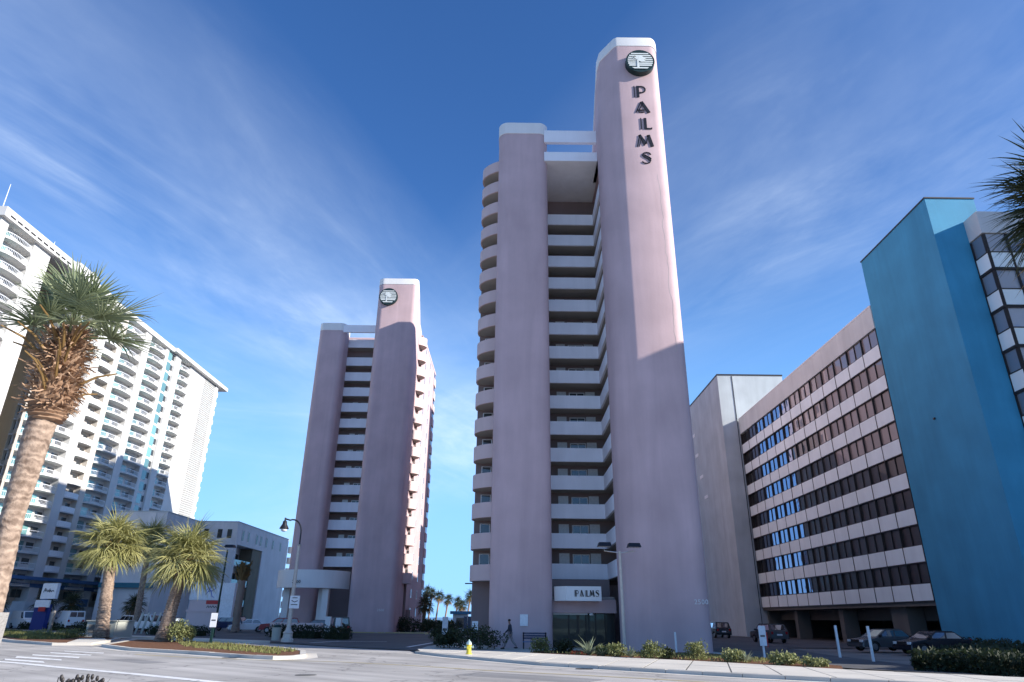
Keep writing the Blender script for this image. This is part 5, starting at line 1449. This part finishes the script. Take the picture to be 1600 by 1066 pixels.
tag(gt.build('grass_tuft', M['grass']), 'thin tall grass blades by the wooden post', 'grass', kind='stuff')
# weathered post at the left edge
wp = thing('wooden_post', (-4.2, 6.0, 0.14), 'weathered grey timber post at the bottom left edge', 'post')
mb = MB(); mb.prism([(-4.39, 5.93), (-4.235, 5.93), (-4.235, 6.1), (-4.39, 6.1)], 0.14, lambda x, y: 1.965 - (0.015 if x < -4.2 else 0)); mb.build('timber', M['wood'], wp)
mb = MB(); mb.box(-4.40, -4.225, 5.915, 5.929, 1.50, 1.512); mb.box(-4.40, -4.225, 5.915, 5.929, 1.80, 1.81); mb.build('wire', M['dkmetal'], wp)

# ================================================================ vehicles
def wheel(t, x, y, r=0.33, w=0.22, side=1):
    """x along car, y across; local coordinates"""
    mb = MB(); n = 18
    prof = [(r * 0.62, -w / 2), (r * 0.93, -w / 2), (r, -w / 2 + 0.03), (r, w / 2 - 0.03), (r * 0.93, w / 2), (r * 0.62, w / 2)]
    mb.tube([(x, y + d, r) for rr, d in prof], [rr for rr, d in prof], n)
    ty = add_local(mb, 'tyre', M['rubber'], t)
    mb = MB(); mb.tube([(x, y - w / 2 - 0.005, r), (x, y + w / 2 + 0.005, r)], r * 0.62, n)
    add_local(mb, 'rim', M['rim'], t)
def add_local(mb, name, mat, t, smooth=30, **k):
    w = wmx(t); mb.v = [tuple(w @ Vector(v)) for v in mb.v]
    return mb.build(name, mat, t, smooth, **k)

def vehicle(name, label, cat, loc, rz, paint, kind='suv', group=None, L=4.6, W=1.85, H=1.7, spare=False):
    t = thing(name, loc, label, cat, group, rz)
    hw = W / 2; wr = 0.34
    wb0, wb1 = -L * 0.5 + 0.95, L * 0.5 - 0.9
    if kind == 'van': low = [(-L / 2, .35), (-L / 2, 1.25), (L / 2 - 1.35, 1.28), (L / 2 - 0.12, 1.02), (L / 2, .85), (L / 2, .35)]
    elif kind == 'sedan': low = [(-L / 2, .32), (-L / 2, .80), (-L / 2 + .15, .98), (L / 2 - 1.3, .95), (L / 2 - .15, .78), (L / 2, .62), (L / 2, .30)]
    else: low = [(-L / 2, .40), (-L / 2, .95), (-L / 2 + .08, 1.08), (L / 2 - 1.15, 1.08), (L / 2 - .12, .98), (L / 2, .8), (L / 2, .38)]
    # wheel-arch notches along the sill
    bottom = []
    zb = low[-1][1]
    for c in (wb1, wb0):
        bottom += [(c + wr * 1.25, zb)] + [(c + wr * 1.25 * math.cos(math.radians(a)), wr + wr * 1.25 * math.sin(math.radians(a)) * 0.98) for a in range(15, 180, 25)] + [(c - wr * 1.25, zb)]
    prof = low + bottom
    prof = prof[::-1]
    mb = MB(); n = len(prof)
    def sec(k, y): return [(x, y * (1 - 0.0), z) for x, z in prof]
    ys = [-hw, -hw + 0.06, hw - 0.06, hw]
    ins = [0.04, 0, 0, 0.04]
    rows = []
    cx0, cz0 = 0, 0.75
    for y, i_ in zip(ys, ins): rows.append([(x * (1 - i_ * .5), y, z if z < 0.6 else z - i_ * 1.0) for x, z in prof])
    vs = [v for r in rows for v in r]
    fs = [(k * n + j, k * n + (j + 1) % n, (k + 1) * n + (j + 1) % n, (k + 1) * n + j) for k in range(3) for j in range(n)]
    fs += [tuple(range(n))[::-1], tuple(range(3 * n, 4 * n))]
    mb.add(vs, fs); add_local(mb, 'body', paint, t, 35)
    # greenhouse: (x at belt rear/front, x at roof rear/front)
    zb_, zt_ = (1.24, H) if kind == 'van' else ((0.95, H) if kind == 'sedan' else (1.06, H))
    if kind == 'van': g = (-L / 2 + .02, L / 2 - 1.2, -L / 2 + .1, L / 2 - 1.85)
    elif kind == 'pickup': g = (-L / 2 + 1.7, L / 2 - 1.15, -L / 2 + 1.85, L / 2 - 1.95)
    elif kind == 'sedan': g = (-L / 2 + .5, L / 2 - 1.15, -L / 2 + 1.15, L / 2 - 2.0)
    elif kind == 'jeep': g = (-L / 2 + .05, L / 2 - 1.45, -L / 2 + .1, L / 2 - 1.7)
    else: g = (-L / 2 + .05, L / 2 - 1.1, -L / 2 + .45, L / 2 - 1.9)
    rb0, rb1, rt0_, rt1 = g; tw = 0.16
    B = [(rb0, -hw + .05, zb_ - .02), (rb1, -hw + .05, zb_ - .02), (rb1, hw - .05, zb_ - .02), (rb0, hw - .05, zb_ - .02)]
    T = [(rt0_, -hw + tw, zt_), (rt1, -hw + tw, zt_), (rt1, hw - tw, zt_), (rt0_, hw - tw, zt_)]
    mb = MB(); mb.add(B + T, [(0, 1, 5, 4), (1, 2, 6, 5), (2, 3, 7, 6), (3, 0, 4, 7), (4, 5, 6, 7)])
    add_local(mb, 'cabin', paint, t, 20)
    mb = MB(); mb.box(rt0_ + .05, rt1 - .05, -hw + tw + .04, hw - tw - .04, zt_, zt_ + .04); add_local(mb, 'roof', paint, t)
    def pane(nm, b0, b1, t0, t1, u0, u1, v0, v1, out):
        b0, b1, t0, t1 = map(Vector, (b0, b1, t0, t1))
        def P_(u, v): return b0.lerp(b1, u).lerp(t0.lerp(t1, u), v) + Vector(out)
        m_ = MB(); m_.quad(P_(u0, v0), P_(u1, v0), P_(u1, v1), P_(u0, v1)); add_local(m_, nm, M['carglass'], t)
    def both(k0, k1, out, splits, nm='side_window', v0=.16, v1=.88):
        for a, b in splits: pane(nm, B[k0], B[k1], T[k0], T[k1], a, b, v0, v1, out)
    sp = [(.80, .94)] if kind == 'van' else ([(.06, .46), (.52, .92)] if kind in ('pickup', 'sedan') else [(.05, .30), (.34, .62), (.66, .93)])
    both(0, 1, (0, -.012, 0), sp); both(3, 2, (0, .012, 0), sp)
    both(1, 2, (.012, 0, .008), [(.07, .93)], 'windscreen', .1, .92)
    both(0, 3, (-.012, 0, .005), [(.08, .48), (.52, .92)] if kind == 'van' else [(.1, .9)], 'rear_window', .3 if kind == 'van' else .2, .88)
    for x, in ((wb0,), (wb1,)):
        for y in (-hw + .12, hw - .12): wheel(t, x, y, wr)
    for y in (-hw + .22, hw - .22):
        mb = MB(); mb.box(-L / 2 - .015, -L / 2 + .05, y - .10, y + .10, .78 if kind != 'van' else .95, 1.0 if kind != 'van' else 1.2); add_local(mb, 'tail_light', M['lens_red'], t)
        mb = MB(); mb.box(L / 2 - .06, L / 2 + .012, y - .15, y + .15, .62, .78); add_local(mb, 'headlight', M['lens_white'], t)
    for xx in (-L / 2 - .08, L / 2 - .02):
        mb = MB(); mb.box(xx, xx + .10, -hw + .05, hw - .05, .36, .56); add_local(mb, 'bumper', M['dkmetal'] if kind in ('van', 'jeep', 'pickup') else paint, t)
    mb = MB(); mb.box(-L / 2 - .095, -L / 2 - .082, -.26, .26, .60, .74) if kind == 'van' else mb.box(-L / 2 - .02, -L / 2 - .005, -.26, .26, .66, .80); add_local(mb, 'number_plate', M['rail'], t)
    mb = MB(); mb.box(L / 2 - .01, L / 2 + .018, -.45, .45, .60, .78); add_local(mb, 'grille', M['mull'], t)
    for y in (-1, 1):
        mb = MB(); mb.box(rb1 - .35, rb1 - .22, y * (hw + .02) - .09, y * (hw + .02) + .09, zb_ + .02, zb_ + .17); add_local(mb, 'mirror', M['dkmetal'], t)
    if kind == 'pickup':
        mb = MB(); mb.box(-L / 2 + .08, -L / 2 + 1.62, -hw + .12, hw - .12, 1.04, 1.10); add_local(mb, 'load_bed', M['dkmetal'], t)
    if spare:
        mb = MB(); mb.tube([(-L / 2 - .26, 0, .95), (-L / 2 - .02, 0, .95)], .37, 18); add_local(mb, 'spare_wheel', M['rubber'], t)
        mb = MB(); mb.tube([(-L / 2 - .275, 0, .95), (-L / 2 - .262, 0, .95)], .20, 14); add_local(mb, 'spare_rim', M['rim'], t)
    return t
g_ = 'vehicles in the parking lots'
D = math.radians
vehicle('parked_van', 'long white van seen from behind, right of the blue sign', 'van', (-54.6, 89.5, 0.02), D(138), M['carwhite'], 'van', g_, 5.6, 2.0, 2.15)
vehicle('parked_van', 'white van half hidden by the near palm trunk, left of the blue sign', 'van', (-63.5, 95.0, 0.02), D(-35), M['carwhite'], 'van', g_, 5.4, 2.0, 2.1)
vehicle('pickup_truck', 'white pickup truck between the two thick median palms', 'pickup truck', (-42.4, 85.5, 0.02), D(-28), M['carwhite'], 'pickup', g_, 5.4, 1.95, 1.85)
vehicle('parked_car', 'white car behind the left-hand median palm', 'car', (-51.0, 97.0, 0.02), D(150), M['carwhite'], 'suv', g_, 4.7, 1.85, 1.7)
vehicle('parked_car', 'dark car parked far behind, under the low building', 'car', (-47.0, 103.5, 0.02), D(85), M['cargrey'], 'sedan', g_, 4.5, 1.8, 1.45)
vehicle('parked_car', 'navy car behind the short rough-trunked palm', 'car', (-36.8, 94.5, 0.02), D(175), M['carblue'], 'suv', g_, 4.7, 1.85, 1.75)
vehicle('parked_car', 'white car left of the red one', 'car', (-32.3, 89.5, 0.02), D(205), M['carwhite'], 'sedan', g_, 4.5, 1.8, 1.45)
vehicle('parked_suv', 'dark red car parked before the curved canopy', 'car', (-27.1, 85.8, 0.02), D(195), M['carred'], 'suv', g_, 4.6, 1.85, 1.65)
vehicle('parked_car', 'grey car under the curved canopy, right of the red one', 'car', (-23.0, 86.5, 0.02), D(185), M['cargrey'], 'sedan', g_, 4.5, 1.8, 1.45)
vehicle('off_road_car', 'black off-road car with a spare wheel at its back', 'off-road car', (-17.6, 75.0, 0.02), D(110), M['carblack'], 'jeep', g_, 3.9, 1.8, 1.8, True)
vehicle('parked_car', 'dark car parked in the garage shade behind the left white post', 'car', (27.0, 52.4, 0.02), D(190), M['cargrey'], 'sedan', g_, 4.5, 1.8, 1.45)
vehicle('parked_car', 'dark car parked in the garage shade behind the right white post', 'car', (28.0, 48.0, 0.02), D(188), M['carblack'], 'sedan', g_, 4.5, 1.8, 1.4)
vehicle('parked_car', 'dark car with red lights behind the white notice post', 'car', (25.5, 71.0, 0.02), D(95), M['cargrey'], 'suv', g_, 4.6, 1.85, 1.65)
vehicle('parked_car', 'dark car deep under the office building', 'car', (38.5, 80.0, 0.02), D(90), M['carblack'], 'suv', g_, 4.6, 1.85, 1.65)
vehicle('parked_car', 'black car in shade beside the grey building', 'car', (25.5, 88.0, 0.02), D(90), M['carblack'], 'suv', g_, 4.6, 1.85, 1.7)

# ================================================================ street furniture
# acorn street lamp
sl_ = thing('street_lamp', (-16.5, 54.3, 0.14), 'tall pale street lamp with a hooked arm and bell shade', 'street lamp')
X_, Y_ = -16.5, 54.3
mb = MB(); mb.lathe([(.45, 0), (.45, .18), (.36, .26), (.33, .55), (.38, .62), (.22, .80), (.17, 1.0)], (X_, Y_, 0.14), 18); mb.build('base', M['polepaint'], sl_, 30)
mb = MB(); mb.tube([(X_, Y_, 1.1), (X_ - .02, Y_, 7.05)], [.165, .115], 14); mb.build('pole', M['polepaint'], sl_, 40)
mb = MB(); mb.lathe([(.15, 0), (.19, .05), (.15, .1)], (X_, Y_, 7.0), 14); mb.build('collar', M['polepaint'], sl_, 40)
arm = [(X_, Y_, 7.1), (X_, Y_, 7.9)] + [(X_ - .75 + .75 * math.cos(math.radians(a)), Y_, 8.0 + 1.0 * math.sin(math.radians(a))) for a in range(10, 111, 14)] + [(X_ - 1.35, Y_, 9.05)]
mb = MB(); mb.tube(arm, [.06] * len(arm), 8); mb.build('arm', M['dkmetal'], sl_, 40)
hx = X_ - 1.38
mb = MB(); mb.lathe([(.05, 0), (.07, -.05), (.06, -.2), (.16, -.3), (.18, -.5), (.34, -.78), (.37, -.86), (.30, -.88)], (hx, Y_, 9.15), 16); mb.v = mb.v; mb.build('shade', M['dkmetal'], sl_, 40)
mb = MB(); mb.ellipsoid((hx, Y_, 8.22), (.24, .24, .16), 14, 8); mb.build('globe', M['rail'], sl_, 60)
mb = MB(); mb.box(X_ - .12, X_ + .62, Y_ - .24, Y_ - .20, 2.45, 3.35); sg = mb.build('sign_plate', M['rail'], sl_)
mb = MB()
plq = lambda u, v, d: (X_ + .25 + u, Y_ - .245 - d, 2.9 + v)
stroke(mb, [(-.22, .12), (0, .0), (.24, .10)], .05, plq, .005); stroke(mb, [(-.25, -.18), (.25, -.18)], .05, plq, .005); stroke(mb, [(-.18, .30), (.20, .30)], .05, plq, .005)
mb.build('sign_marking', M['dkmetal'], sg)
# floodlight poles
def flood(name, label, x, y, h, heads, mat, r=.11, z0=0.1):
    t = thing(name, (x, y, z0), label, 'floodlight pole')
    mb = MB(); mb.tube([(x, y, z0), (x - .02, y, z0 + h)], [r, r * .75], 12); mb.build('pole', mat, t, 40)
    mb = MB(); mb.lathe([(r * 2, 0), (r * 2, .05), (r * 1.2, .1)], (x, y, z0), 12); mb.build('base', mat, t, 40)
    for (dx, dz, s) in heads:
        mb = MB(); mb.tube([(x, y, z0 + h - .1), (x + dx, y - .1, z0 + h), (x + dx, y - .1, z0 + h + dz - .18)], .035, 6); hd = mb.build('arm', M['ltmetal'], t, 40)
        mb = MB(); a = x + dx
        mb.add([(a - s, y - .55, z0 + h + dz), (a + s, y - .55, z0 + h + dz), (a + s, y + .25, z0 + h + dz), (a - s, y + .25, z0 + h + dz),
                (a - s * .8, y - .45, z0 + h + dz + .24), (a + s * .8, y - .45, z0 + h + dz + .24), (a + s * .8, y + .15, z0 + h + dz + .24), (a - s * .8, y + .15, z0 + h + dz + .24)],
               [(0, 3, 2, 1), (4, 5, 6, 7), (0, 1, 5, 4), (1, 2, 6, 5), (2, 3, 7, 6), (3, 0, 4, 7)])
        hh = mb.build('lamp_head', M['dkmetal'], hd)
        mb = MB(); mb.quad((a - s * .9, y - .5, z0 + h + dz - .005), (a + s * .9, y - .5, z0 + h + dz - .005), (a + s * .9, y + .2, z0 + h + dz - .005), (a - s * .9, y + .2, z0 + h + dz - .005)); mb.build('lens', M['ltmetal'], hh)
flood('floodlight_pole', 'pale pole with two dark floodlight heads in front of the near tower', 6.85, 43.0, 5.75, ((-.98, .25, .42), (.85, .22, .40)), M['polepaint'])
flood('floodlight_pole', 'thin dark pole with one floodlight head behind the right-hand median palm', -27.0, 66.5, 7.6, ((0.25, .2, .45),), M['green'], .1)

# hydrant
hy = thing('fire_hydrant', (-2.13, 39.35, 0.12), 'yellow fire hydrant with a silver-green cap on the pavement', 'fire hydrant')
hx, hy_, hz = -2.13, 39.35, 0.135
mb = MB(); mb.lathe([(.17, 0), (.17, .05), (.13, .06), (.125, .42), (.15, .44), (.15, .48)], (hx, hy_, hz), 18); mb.build('barrel', M['yellow'], hy, 30)
mb = MB(); mb.lathe([(.15, 0), (.145, .06), (.11, .13), (.05, .18), (.035, .19), (.035, .24)], (hx, hy_, hz + .48), 18); mb.build('bonnet', M['silver'], hy, 30)
for sx in (-1, 1):
    mb = MB(); mb.tube([(hx + sx * .10, hy_, hz + .36), (hx + sx * .20, hy_, hz + .36)], .055, 12); mb.tube([(hx + sx * .20, hy_, hz + .36), (hx + sx * .25, hy_, hz + .36)], .07, 12); mb.build('side_outlet', M['silver'], hy, 30)
mb = MB(); mb.tube([(hx, hy_ - .1, hz + .34), (hx, hy_ - .2, hz + .34)], .075, 12); mb.tube([(hx, hy_ - .2, hz + .34), (hx, hy_ - .25, hz + .34)], .09, 12); mb.build('front_outlet', M['yellow'], hy, 30)

# blue pylon sign with script panel
bs_ = thing('pylon_sign', (-57.5, 88, 0), 'navy blue sign with two white panels and red patch before the hotel', 'sign')
U = Vector((0.90, -0.436, 0)); 
def sq(mbx, u0, u1, z0, z1, d0, d1, O, U=U):
    Nn = Vector((U.y, -U.x, 0))
    if Nn.y > 0: Nn = -Nn
    c = [O + U * u + Nn * d + Vector((0, 0, z)) for z in (z0, z1) for (u, d) in ((u0, d0), (u1, d0), (u1, d1), (u0, d1))]
    mbx.add(c, [(0, 3, 2, 1), (4, 5, 6, 7), (0, 1, 5, 4), (1, 2, 6, 5), (2, 3, 7, 6), (3, 0, 4, 7)])
O = Vector((-56.6, 88.2, 0)); 
def spart(nm, mat, par, O, *a):
    m_ = MB(); sq(m_, *a, O); return m_.build(nm, mat, par)
spart('blue_body', M['navy'], bs_, O, -2.0, .6, 0, 2.9, 0, .5)
spart('blue_post', M['bluetrim'], bs_, O, -2.2, -1.55, 0.0, 5.3, -.6, -.1)
tp_ = spart('top_panel', M['rail'], bs_, O, -1.6, 1.3, 3.55, 5.35, .02, .4)
spart('lower_panel', M['rail'], bs_, O, -1.8, 1.0, 2.55, 3.4, .52, .7)
spart('red_patch', M['red'], bs_, O, -.8, .55, 2.1, 2.6, .72, .74)
def scribble(par, O, u0, z0, s, mat, d, curve):
    m_ = MB(); Nn = Vector((U.y, -U.x, 0))
    stroke(m_, curve, .10, lambda u, v, dd: tuple(O + U * (u0 + u * s) + Nn * (d + dd) + Vector((0, 0, z0 + v * s))), .01); m_.build('script_lettering', mat, par)
N_test = Vector((U.y, -U.x, 0))
wave1 = [(-1, -.1), (-.85, .3), (-.7, .35), (-.75, 0), (-.5, .2), (-.35, -.05), (-.2, .15), (-.05, -.05), (.1, .3), (.15, -.1), (.3, .15), (.45, -.05), (.7, .1), (.95, .0)]
scribble(tp_, O, -.1, 4.4, 1.05, M['cargrey'], .41, wave1)
# pale pylon with blue script, red band
O2 = Vector((-30.8, 73.2, 0)); U2 = Vector((1, -0.05, 0)).normalized()
ps = thing('pylon_sign', (-31.2, 73, 0), 'pale pink and white sign with blue script and red word', 'sign')
def s2(nm, mat, par, u0, u1, z0, z1, y0, y1):
    m_ = MB(); m_.box(O2.x + u0, O2.x + u1, O2.y + y0, O2.y + y1, z0, z1); return m_.build(nm, mat, par)
s2('base', M['pinkpale'], ps, -1.9, 1.1, 0, 2.2, -.3, .3); s2('ledge', M['pinkpale'], ps, -2.0, 1.3, 2.2, 2.4, -.36, .36)
s2('middle', M['pinkpale'], ps, -1.8, 1.2, 2.4, 3.3, -.28, .28); pn = s2('panel', M['rail'], ps, -1.9, 2.6, 3.35, 5.0, -.3, .3); s2('right_panel', M['rail'], ps, 1.3, 2.6, 1.7, 3.35, -.25, .25)
rb = s2('red_band', M['red'], ps, -.1, 1.2, 2.95, 3.3, -.31, -.285)
m_ = MB(); cur = [(-.6, -.3), (-.1, .5), (.25, .62), (.35, .35), (0, .1), (-.35, .05)]
stroke(m_, cur, .07, lambda u, v, d: (O2.x + .3 + u, O2.y - .31 - d, 4.1 + v), .01); stroke(m_, [(-.35, .35), (-.1, .1), (.1, -.45), (.3, -.5)], .07, lambda u, v, d: (O2.x + .3 + u, O2.y - .31 - d, 4.1 + v), .01); stroke(m_, [(-.6, .1), (-.4, .4), (-.1, .55)], .05, lambda u, v, d: (O2.x + .3 + u, O2.y - .31 - d, 4.1 + v), .01)
m_.build('blue_script', plain('script_blue', (0.10, 0.14, 0.45), 0.5), pn)
m_ = MB(); stroke(m_, [(-.5, 0), (-.35, .2), (-.25, 0), (-.1, .18), (0, 0), (.15, .2), (.3, 0), (.45, .15), (.55, 0)], .07, lambda u, v, d: (O2.x + .5 + u, O2.y - .29 - d, 2.6 + v), .01); m_.build('dark_script', M['cargrey'], ps)

# small signs, posts, boxes
def post_sign(label, x, y, z0, h, w, ph, mat, pmat=None, pw=.05, cat='sign', name='street_sign', yaw=0):
    t = thing(name, (x, y, z0), label, cat)
    mb = MB(); mb.box(x - pw, x + pw, y - pw, y + pw, z0, z0 + h); mb.build('post', pmat or M['ltmetal'], t)
    if w:
        mb = MB(); mb.box(x - w / 2, x + w / 2, y - pw - .04, y - pw - .012, z0 + h - ph, z0 + h + .02); o = mb.build('sign_plate', mat, t)
        mb = MB(); mb.box(x - w / 3, x + w / 3, y - pw - .046, y - pw - .041, z0 + h - ph * .55, z0 + h - ph * .45); mb.build('sign_marking', M['cargrey'], o)
    return t
post_sign('small white sign on a dark green post on the median', -19.6, 48.0, 0.14, 1.9, .42, .85, M['rail'], M['green'], .07)
post_sign('short brown post on the left median', -36.9, 58.3, 0.14, 2.0, 0, 0, None, M['wood'], .10, 'post', 'wooden_marker')
post_sign('narrow white sign at the driveway between the towers', -5.3, 60.2, 0.02, 1.95, .48, 1.9, M['rail'], M['rail'], .05)
post_sign('white box sign on a post left of the near tower', -2.35, 50.3, 0.06, 1.65, .42, .75, M['rail'], M['rail'], .05)
post_sign('tall white notice with red edge at the garage entrance', 14.75, 42.2, 0.02, 1.65, .40, 1.05, M['rail'], M['rail'], .05)
m_ = MB(); m_.box(14.97, 15.02, 42.1, 42.13, .55, 1.35)
m_.build('red_edge', M['red'], bpy.data.objects['street_sign.003'] if 'street_sign.003' in bpy.data.objects else None)
post_sign('short white marker post before the fin', 10.4, 45.3, 0.1, 1.15, 0, 0, None, M['rail'], .05, 'marker post', 'marker_post')
post_sign('left one of the two tilted white posts at the garage', 19.6, 43.3, 0.0, 1.75, 0, 0, None, M['rail'], .055, 'post', 'white_post')
post_sign('right one of the two tilted white posts at the garage', 19.6, 39.4, 0.0, 1.75, 0, 0, None, M['rail'], .055, 'post', 'white_post')
# utility box and pale bollards
ub = thing('utility_box', (-33.9, 61.6, 0.14), 'pale grey utility box behind the left median palm', 'utility box')
mb = MB(); mb.prism([(-35.2, 60.4), (-32.6, 60.0), (-32.2, 62.2), (-34.8, 62.6)], .14, 1.35); mb.build('cabinet', M['gravelgrey'], ub)
mb = MB(); mb.prism([(-35.3, 60.3), (-32.5, 59.9), (-32.1, 62.3), (-34.9, 62.7)], 1.35, 1.42); mb.build('lid', M['gravelgrey'], ub)
for k in range(3):
    mb = MB(); mb.box(-34.9 + k * .7, -34.4 + k * .7, 60.2 - k * .1, 60.22 - k * .1, .5, 1.1); mb.build('vent', M['greydark'], ub)
gt_ = thing('gate_slats', (-38, 76, 0), 'pale slatted gate leaning beside the left median palm', 'gate')
for k in range(5):
    mb = MB(); x = -39.2 + k * .62; mb.add([(x, 76, 0), (x + .3, 75.8, 0), (x + .75, 75.8, 2.1), (x + .45, 76, 2.1), (x, 76.1, 0), (x + .3, 75.9, 0), (x + .75, 75.9, 2.1), (x + .45, 76.1, 2.1)],
        [(0, 1, 2, 3), (7, 6, 5, 4), (0, 4, 5, 1), (1, 5, 6, 2), (2, 6, 7, 3), (3, 7, 4, 0)]); mb.build('slat', M['gravelgrey'], gt_)
tb = thing('trash_bin', (-18.3, 57.2, 0.14), 'green-grey litter bin beside the street lamp', 'litter bin')
mb = MB(); mb.lathe([(.32, 0), (.36, .9), (.38, .95)], (-18.3, 57.2, .14), 14); mb.build('bin_body', M['gravelgrey'], tb, 30)
mb = MB(); mb.lathe([(.38, 0), (.30, .15), (.12, .22)], (-18.3, 57.2, 1.09), 14); mb.build('lid', M['green'], tb, 30)
lk = thing('low_wall', (-17.6, 71, 0), 'pale low wall with rail in front of the canopy', 'wall')
mb = MB(); mb.prism([(-24.6, 74.4), (-18.4, 70.6), (-18.2, 70.9), (-24.4, 74.8)], 0, 1.3); mb.build('wall', M['pinkpale'], lk)
mb = MB(); mb.box(-17.9, -17.4, 70.3, 70.8, 0, 1.9); mb.box(-16.7, -16.2, 69.6, 70.1, 0, 1.8); mb.build('gate_pier', M['cap'], lk)
# kiosk with blue roof, blue car cover
ks = thing('kiosk', (-7.0, 105, 0), 'small white kiosk with a blue roof at the sea end', 'kiosk')
mb = MB(); mb.box(-8.1, -6.0, 104, 106, 0, 2.4); mb.build('kiosk_wall', M['whitepaint'], ks)
mb = MB(); mb.box(-8.5, -5.6, 103.6, 106.4, 2.4, 2.8); mb.build('kiosk_roof', plain('teal_roof', (0.05, 0.22, 0.38), .5), ks)
mb = MB(); mb.box(-7.6, -6.5, 103.93, 103.99, .6, 1.9); mb.build('kiosk_window', M['glass_pink'], ks)
fn = thing('screen_fence', (-4.6, 96, 0), 'dark screen fence between the kiosk and the near tower', 'fence')
for k in range(6):
    mb = MB(); mb.box(-6.0 + k * .5, -5.53 + k * .5, 96, 96.06, 0.0, 2.1); mb.build('fence_panel', M['carblue'], fn)
bf = thing('boundary_wall', (-12, 130, 0), 'low pale wall at the end of the driveway', 'wall')
mb = MB(); mb.box(-14, -3.5, 130, 130.4, 0, 1.0); mb.build('wall', M['cream'], bf)
for k in range(3):
    mb = MB(); mb.box(-13.4 + k * 4, -12.9 + k * 4, 129.9, 130.5, 0, 1.5); mb.build('pier', M['cap'], bf)

# bench
bn = thing('bench', (1.75, 48.8, 0.06), 'dark bench with backrest beside the walking person', 'bench')
for k in range(3):
    mb = MB(); mb.box(0.95, 2.55, 48.45 + k * .16, 48.58 + k * .16, .48, .52); mb.build('seat_slat', M['bluetrim'], bn)
for k in range(3):
    mb = MB(); mb.box(0.95, 2.55, 48.98, 49.02, .66 + k * .15, .77 + k * .15); mb.build('back_slat', M['carblue'], bn)
for x in (1.0, 2.5):
    mb = MB(); mb.box(x - .04, x + .04, 48.4, 48.46, .06, .48); mb.box(x - .04, x + .04, 48.98, 49.04, .06, 1.08); mb.box(x - .04, x + .04, 48.46, 48.98, .42, .48); mb.build('leg', M['dkmetal'], bn)

# ================================================================ walking person
def skin_body(name, verts, edges, radii, mat, parent, sub=2, root=0):
    me = bpy.data.meshes.new(name); me.from_pydata(verts, edges, [])
    o = place(name, me, wmx(parent).copy(), parent)
    o.modifiers.new('skin', 'SKIN'); 
    sv = me.skin_vertices[0].data if me.skin_vertices else None
    if sv is None:
        me.attributes
    for i, r in enumerate(radii): sv[i].radius = r if isinstance(r, tuple) else (r, r)
    sv[root].use_root = True
    sm = o.modifiers.new('sub', 'SUBSURF'); sm.levels = sub; sm.render_levels = sub
    o.modifiers['skin'].use_smooth_shade = True
    me.materials.append(mat)
    return o
pr_ = thing('person', (0.1, 48.3, 0.06), 'person walking left in a dark jacket and pale trousers', 'person', None, 0)
# local: walking towards -X, height 1.82
V_ = [(0, 0, .98), (0, 0, 1.12), (-.02, 0, 1.32), (-.03, 0, 1.48), (-.05, 0, 1.58), (-.08, 0, 1.66), (-.09, 0, 1.77),       # 0-6 pelvis, waist, chest, neck base, neck, head, crown
      (-.02, -.10, .92), (-.22, -.11, .52), (-.40, -.11, .12), (-.55, -.11, .05),     # right leg forward 7-10
      (.02, .10, .92), (.14, .11, .50), (.42, .11, .18), (.34, .11, .05),             # left leg back 11-14
      (-.03, -.20, 1.42), (.10, -.24, 1.14), (-.02, -.24, .90), (-.06, -.24, .80),    # right arm back 15-18
      (-.03, .20, 1.42), (-.14, .24, 1.15), (-.34, .22, .98), (-.40, .21, .92)]        # left arm forward 19-22
E_ = [(0, 1), (1, 2), (2, 3), (3, 4), (4, 5), (5, 6), (0, 7), (7, 8), (8, 9), (9, 10), (0, 11), (11, 12), (12, 13), (13, 14), (3, 15), (15, 16), (16, 17), (17, 18), (3, 19), (19, 20), (20, 21), (21, 22)]
R_ = [(.12, .14), (.11, .13), (.12, .16), (.08, .13), (.055, .055), (.085, .075), (.06, .055), .085, .06, .04, .035, .085, .06, .04, .035, .055, .042, .032, .035, .055, .042, .032, .035]
skin_body('body', V_, E_, R_, M['skin'], pr_)
up_i = [0, 1, 2, 3, 15, 16, 17, 19, 20, 21]; mp_ = {k: i for i, k in enumerate(up_i)}
skin_body('jacket', [V_[k] for k in up_i], [(mp_[a], mp_[b]) for a, b in E_ if a in mp_ and b in mp_], [(.15, .17), (.14, .165), (.15, .19), (.10, .15), .075, .06, .048, .075, .06, .048], M['jacket'], pr_)
lo_i = [0, 7, 8, 9, 11, 12, 13]; mp_ = {k: i for i, k in enumerate(lo_i)}
skin_body('trousers', [V_[k] for k in lo_i], [(mp_[a], mp_[b]) for a, b in E_ if a in mp_ and b in mp_], [(.145, .165), .105, .082, .07, .105, .082, .07], M['trouser'], pr_)
mb = MB(); mb.ellipsoid((-.065, 0, 1.755), (.10, .088, .085), 12, 8); add_local(mb, 'hair', M['hair'], pr_, 60)
for (x, y, z) in ((-.50, -.11, .045), (.38, .11, .08)):
    mb = MB(); mb.ellipsoid((x, y, z), (.15, .055, .05), 10, 6); add_local(mb, 'shoe', M['carblack'], pr_, 60)
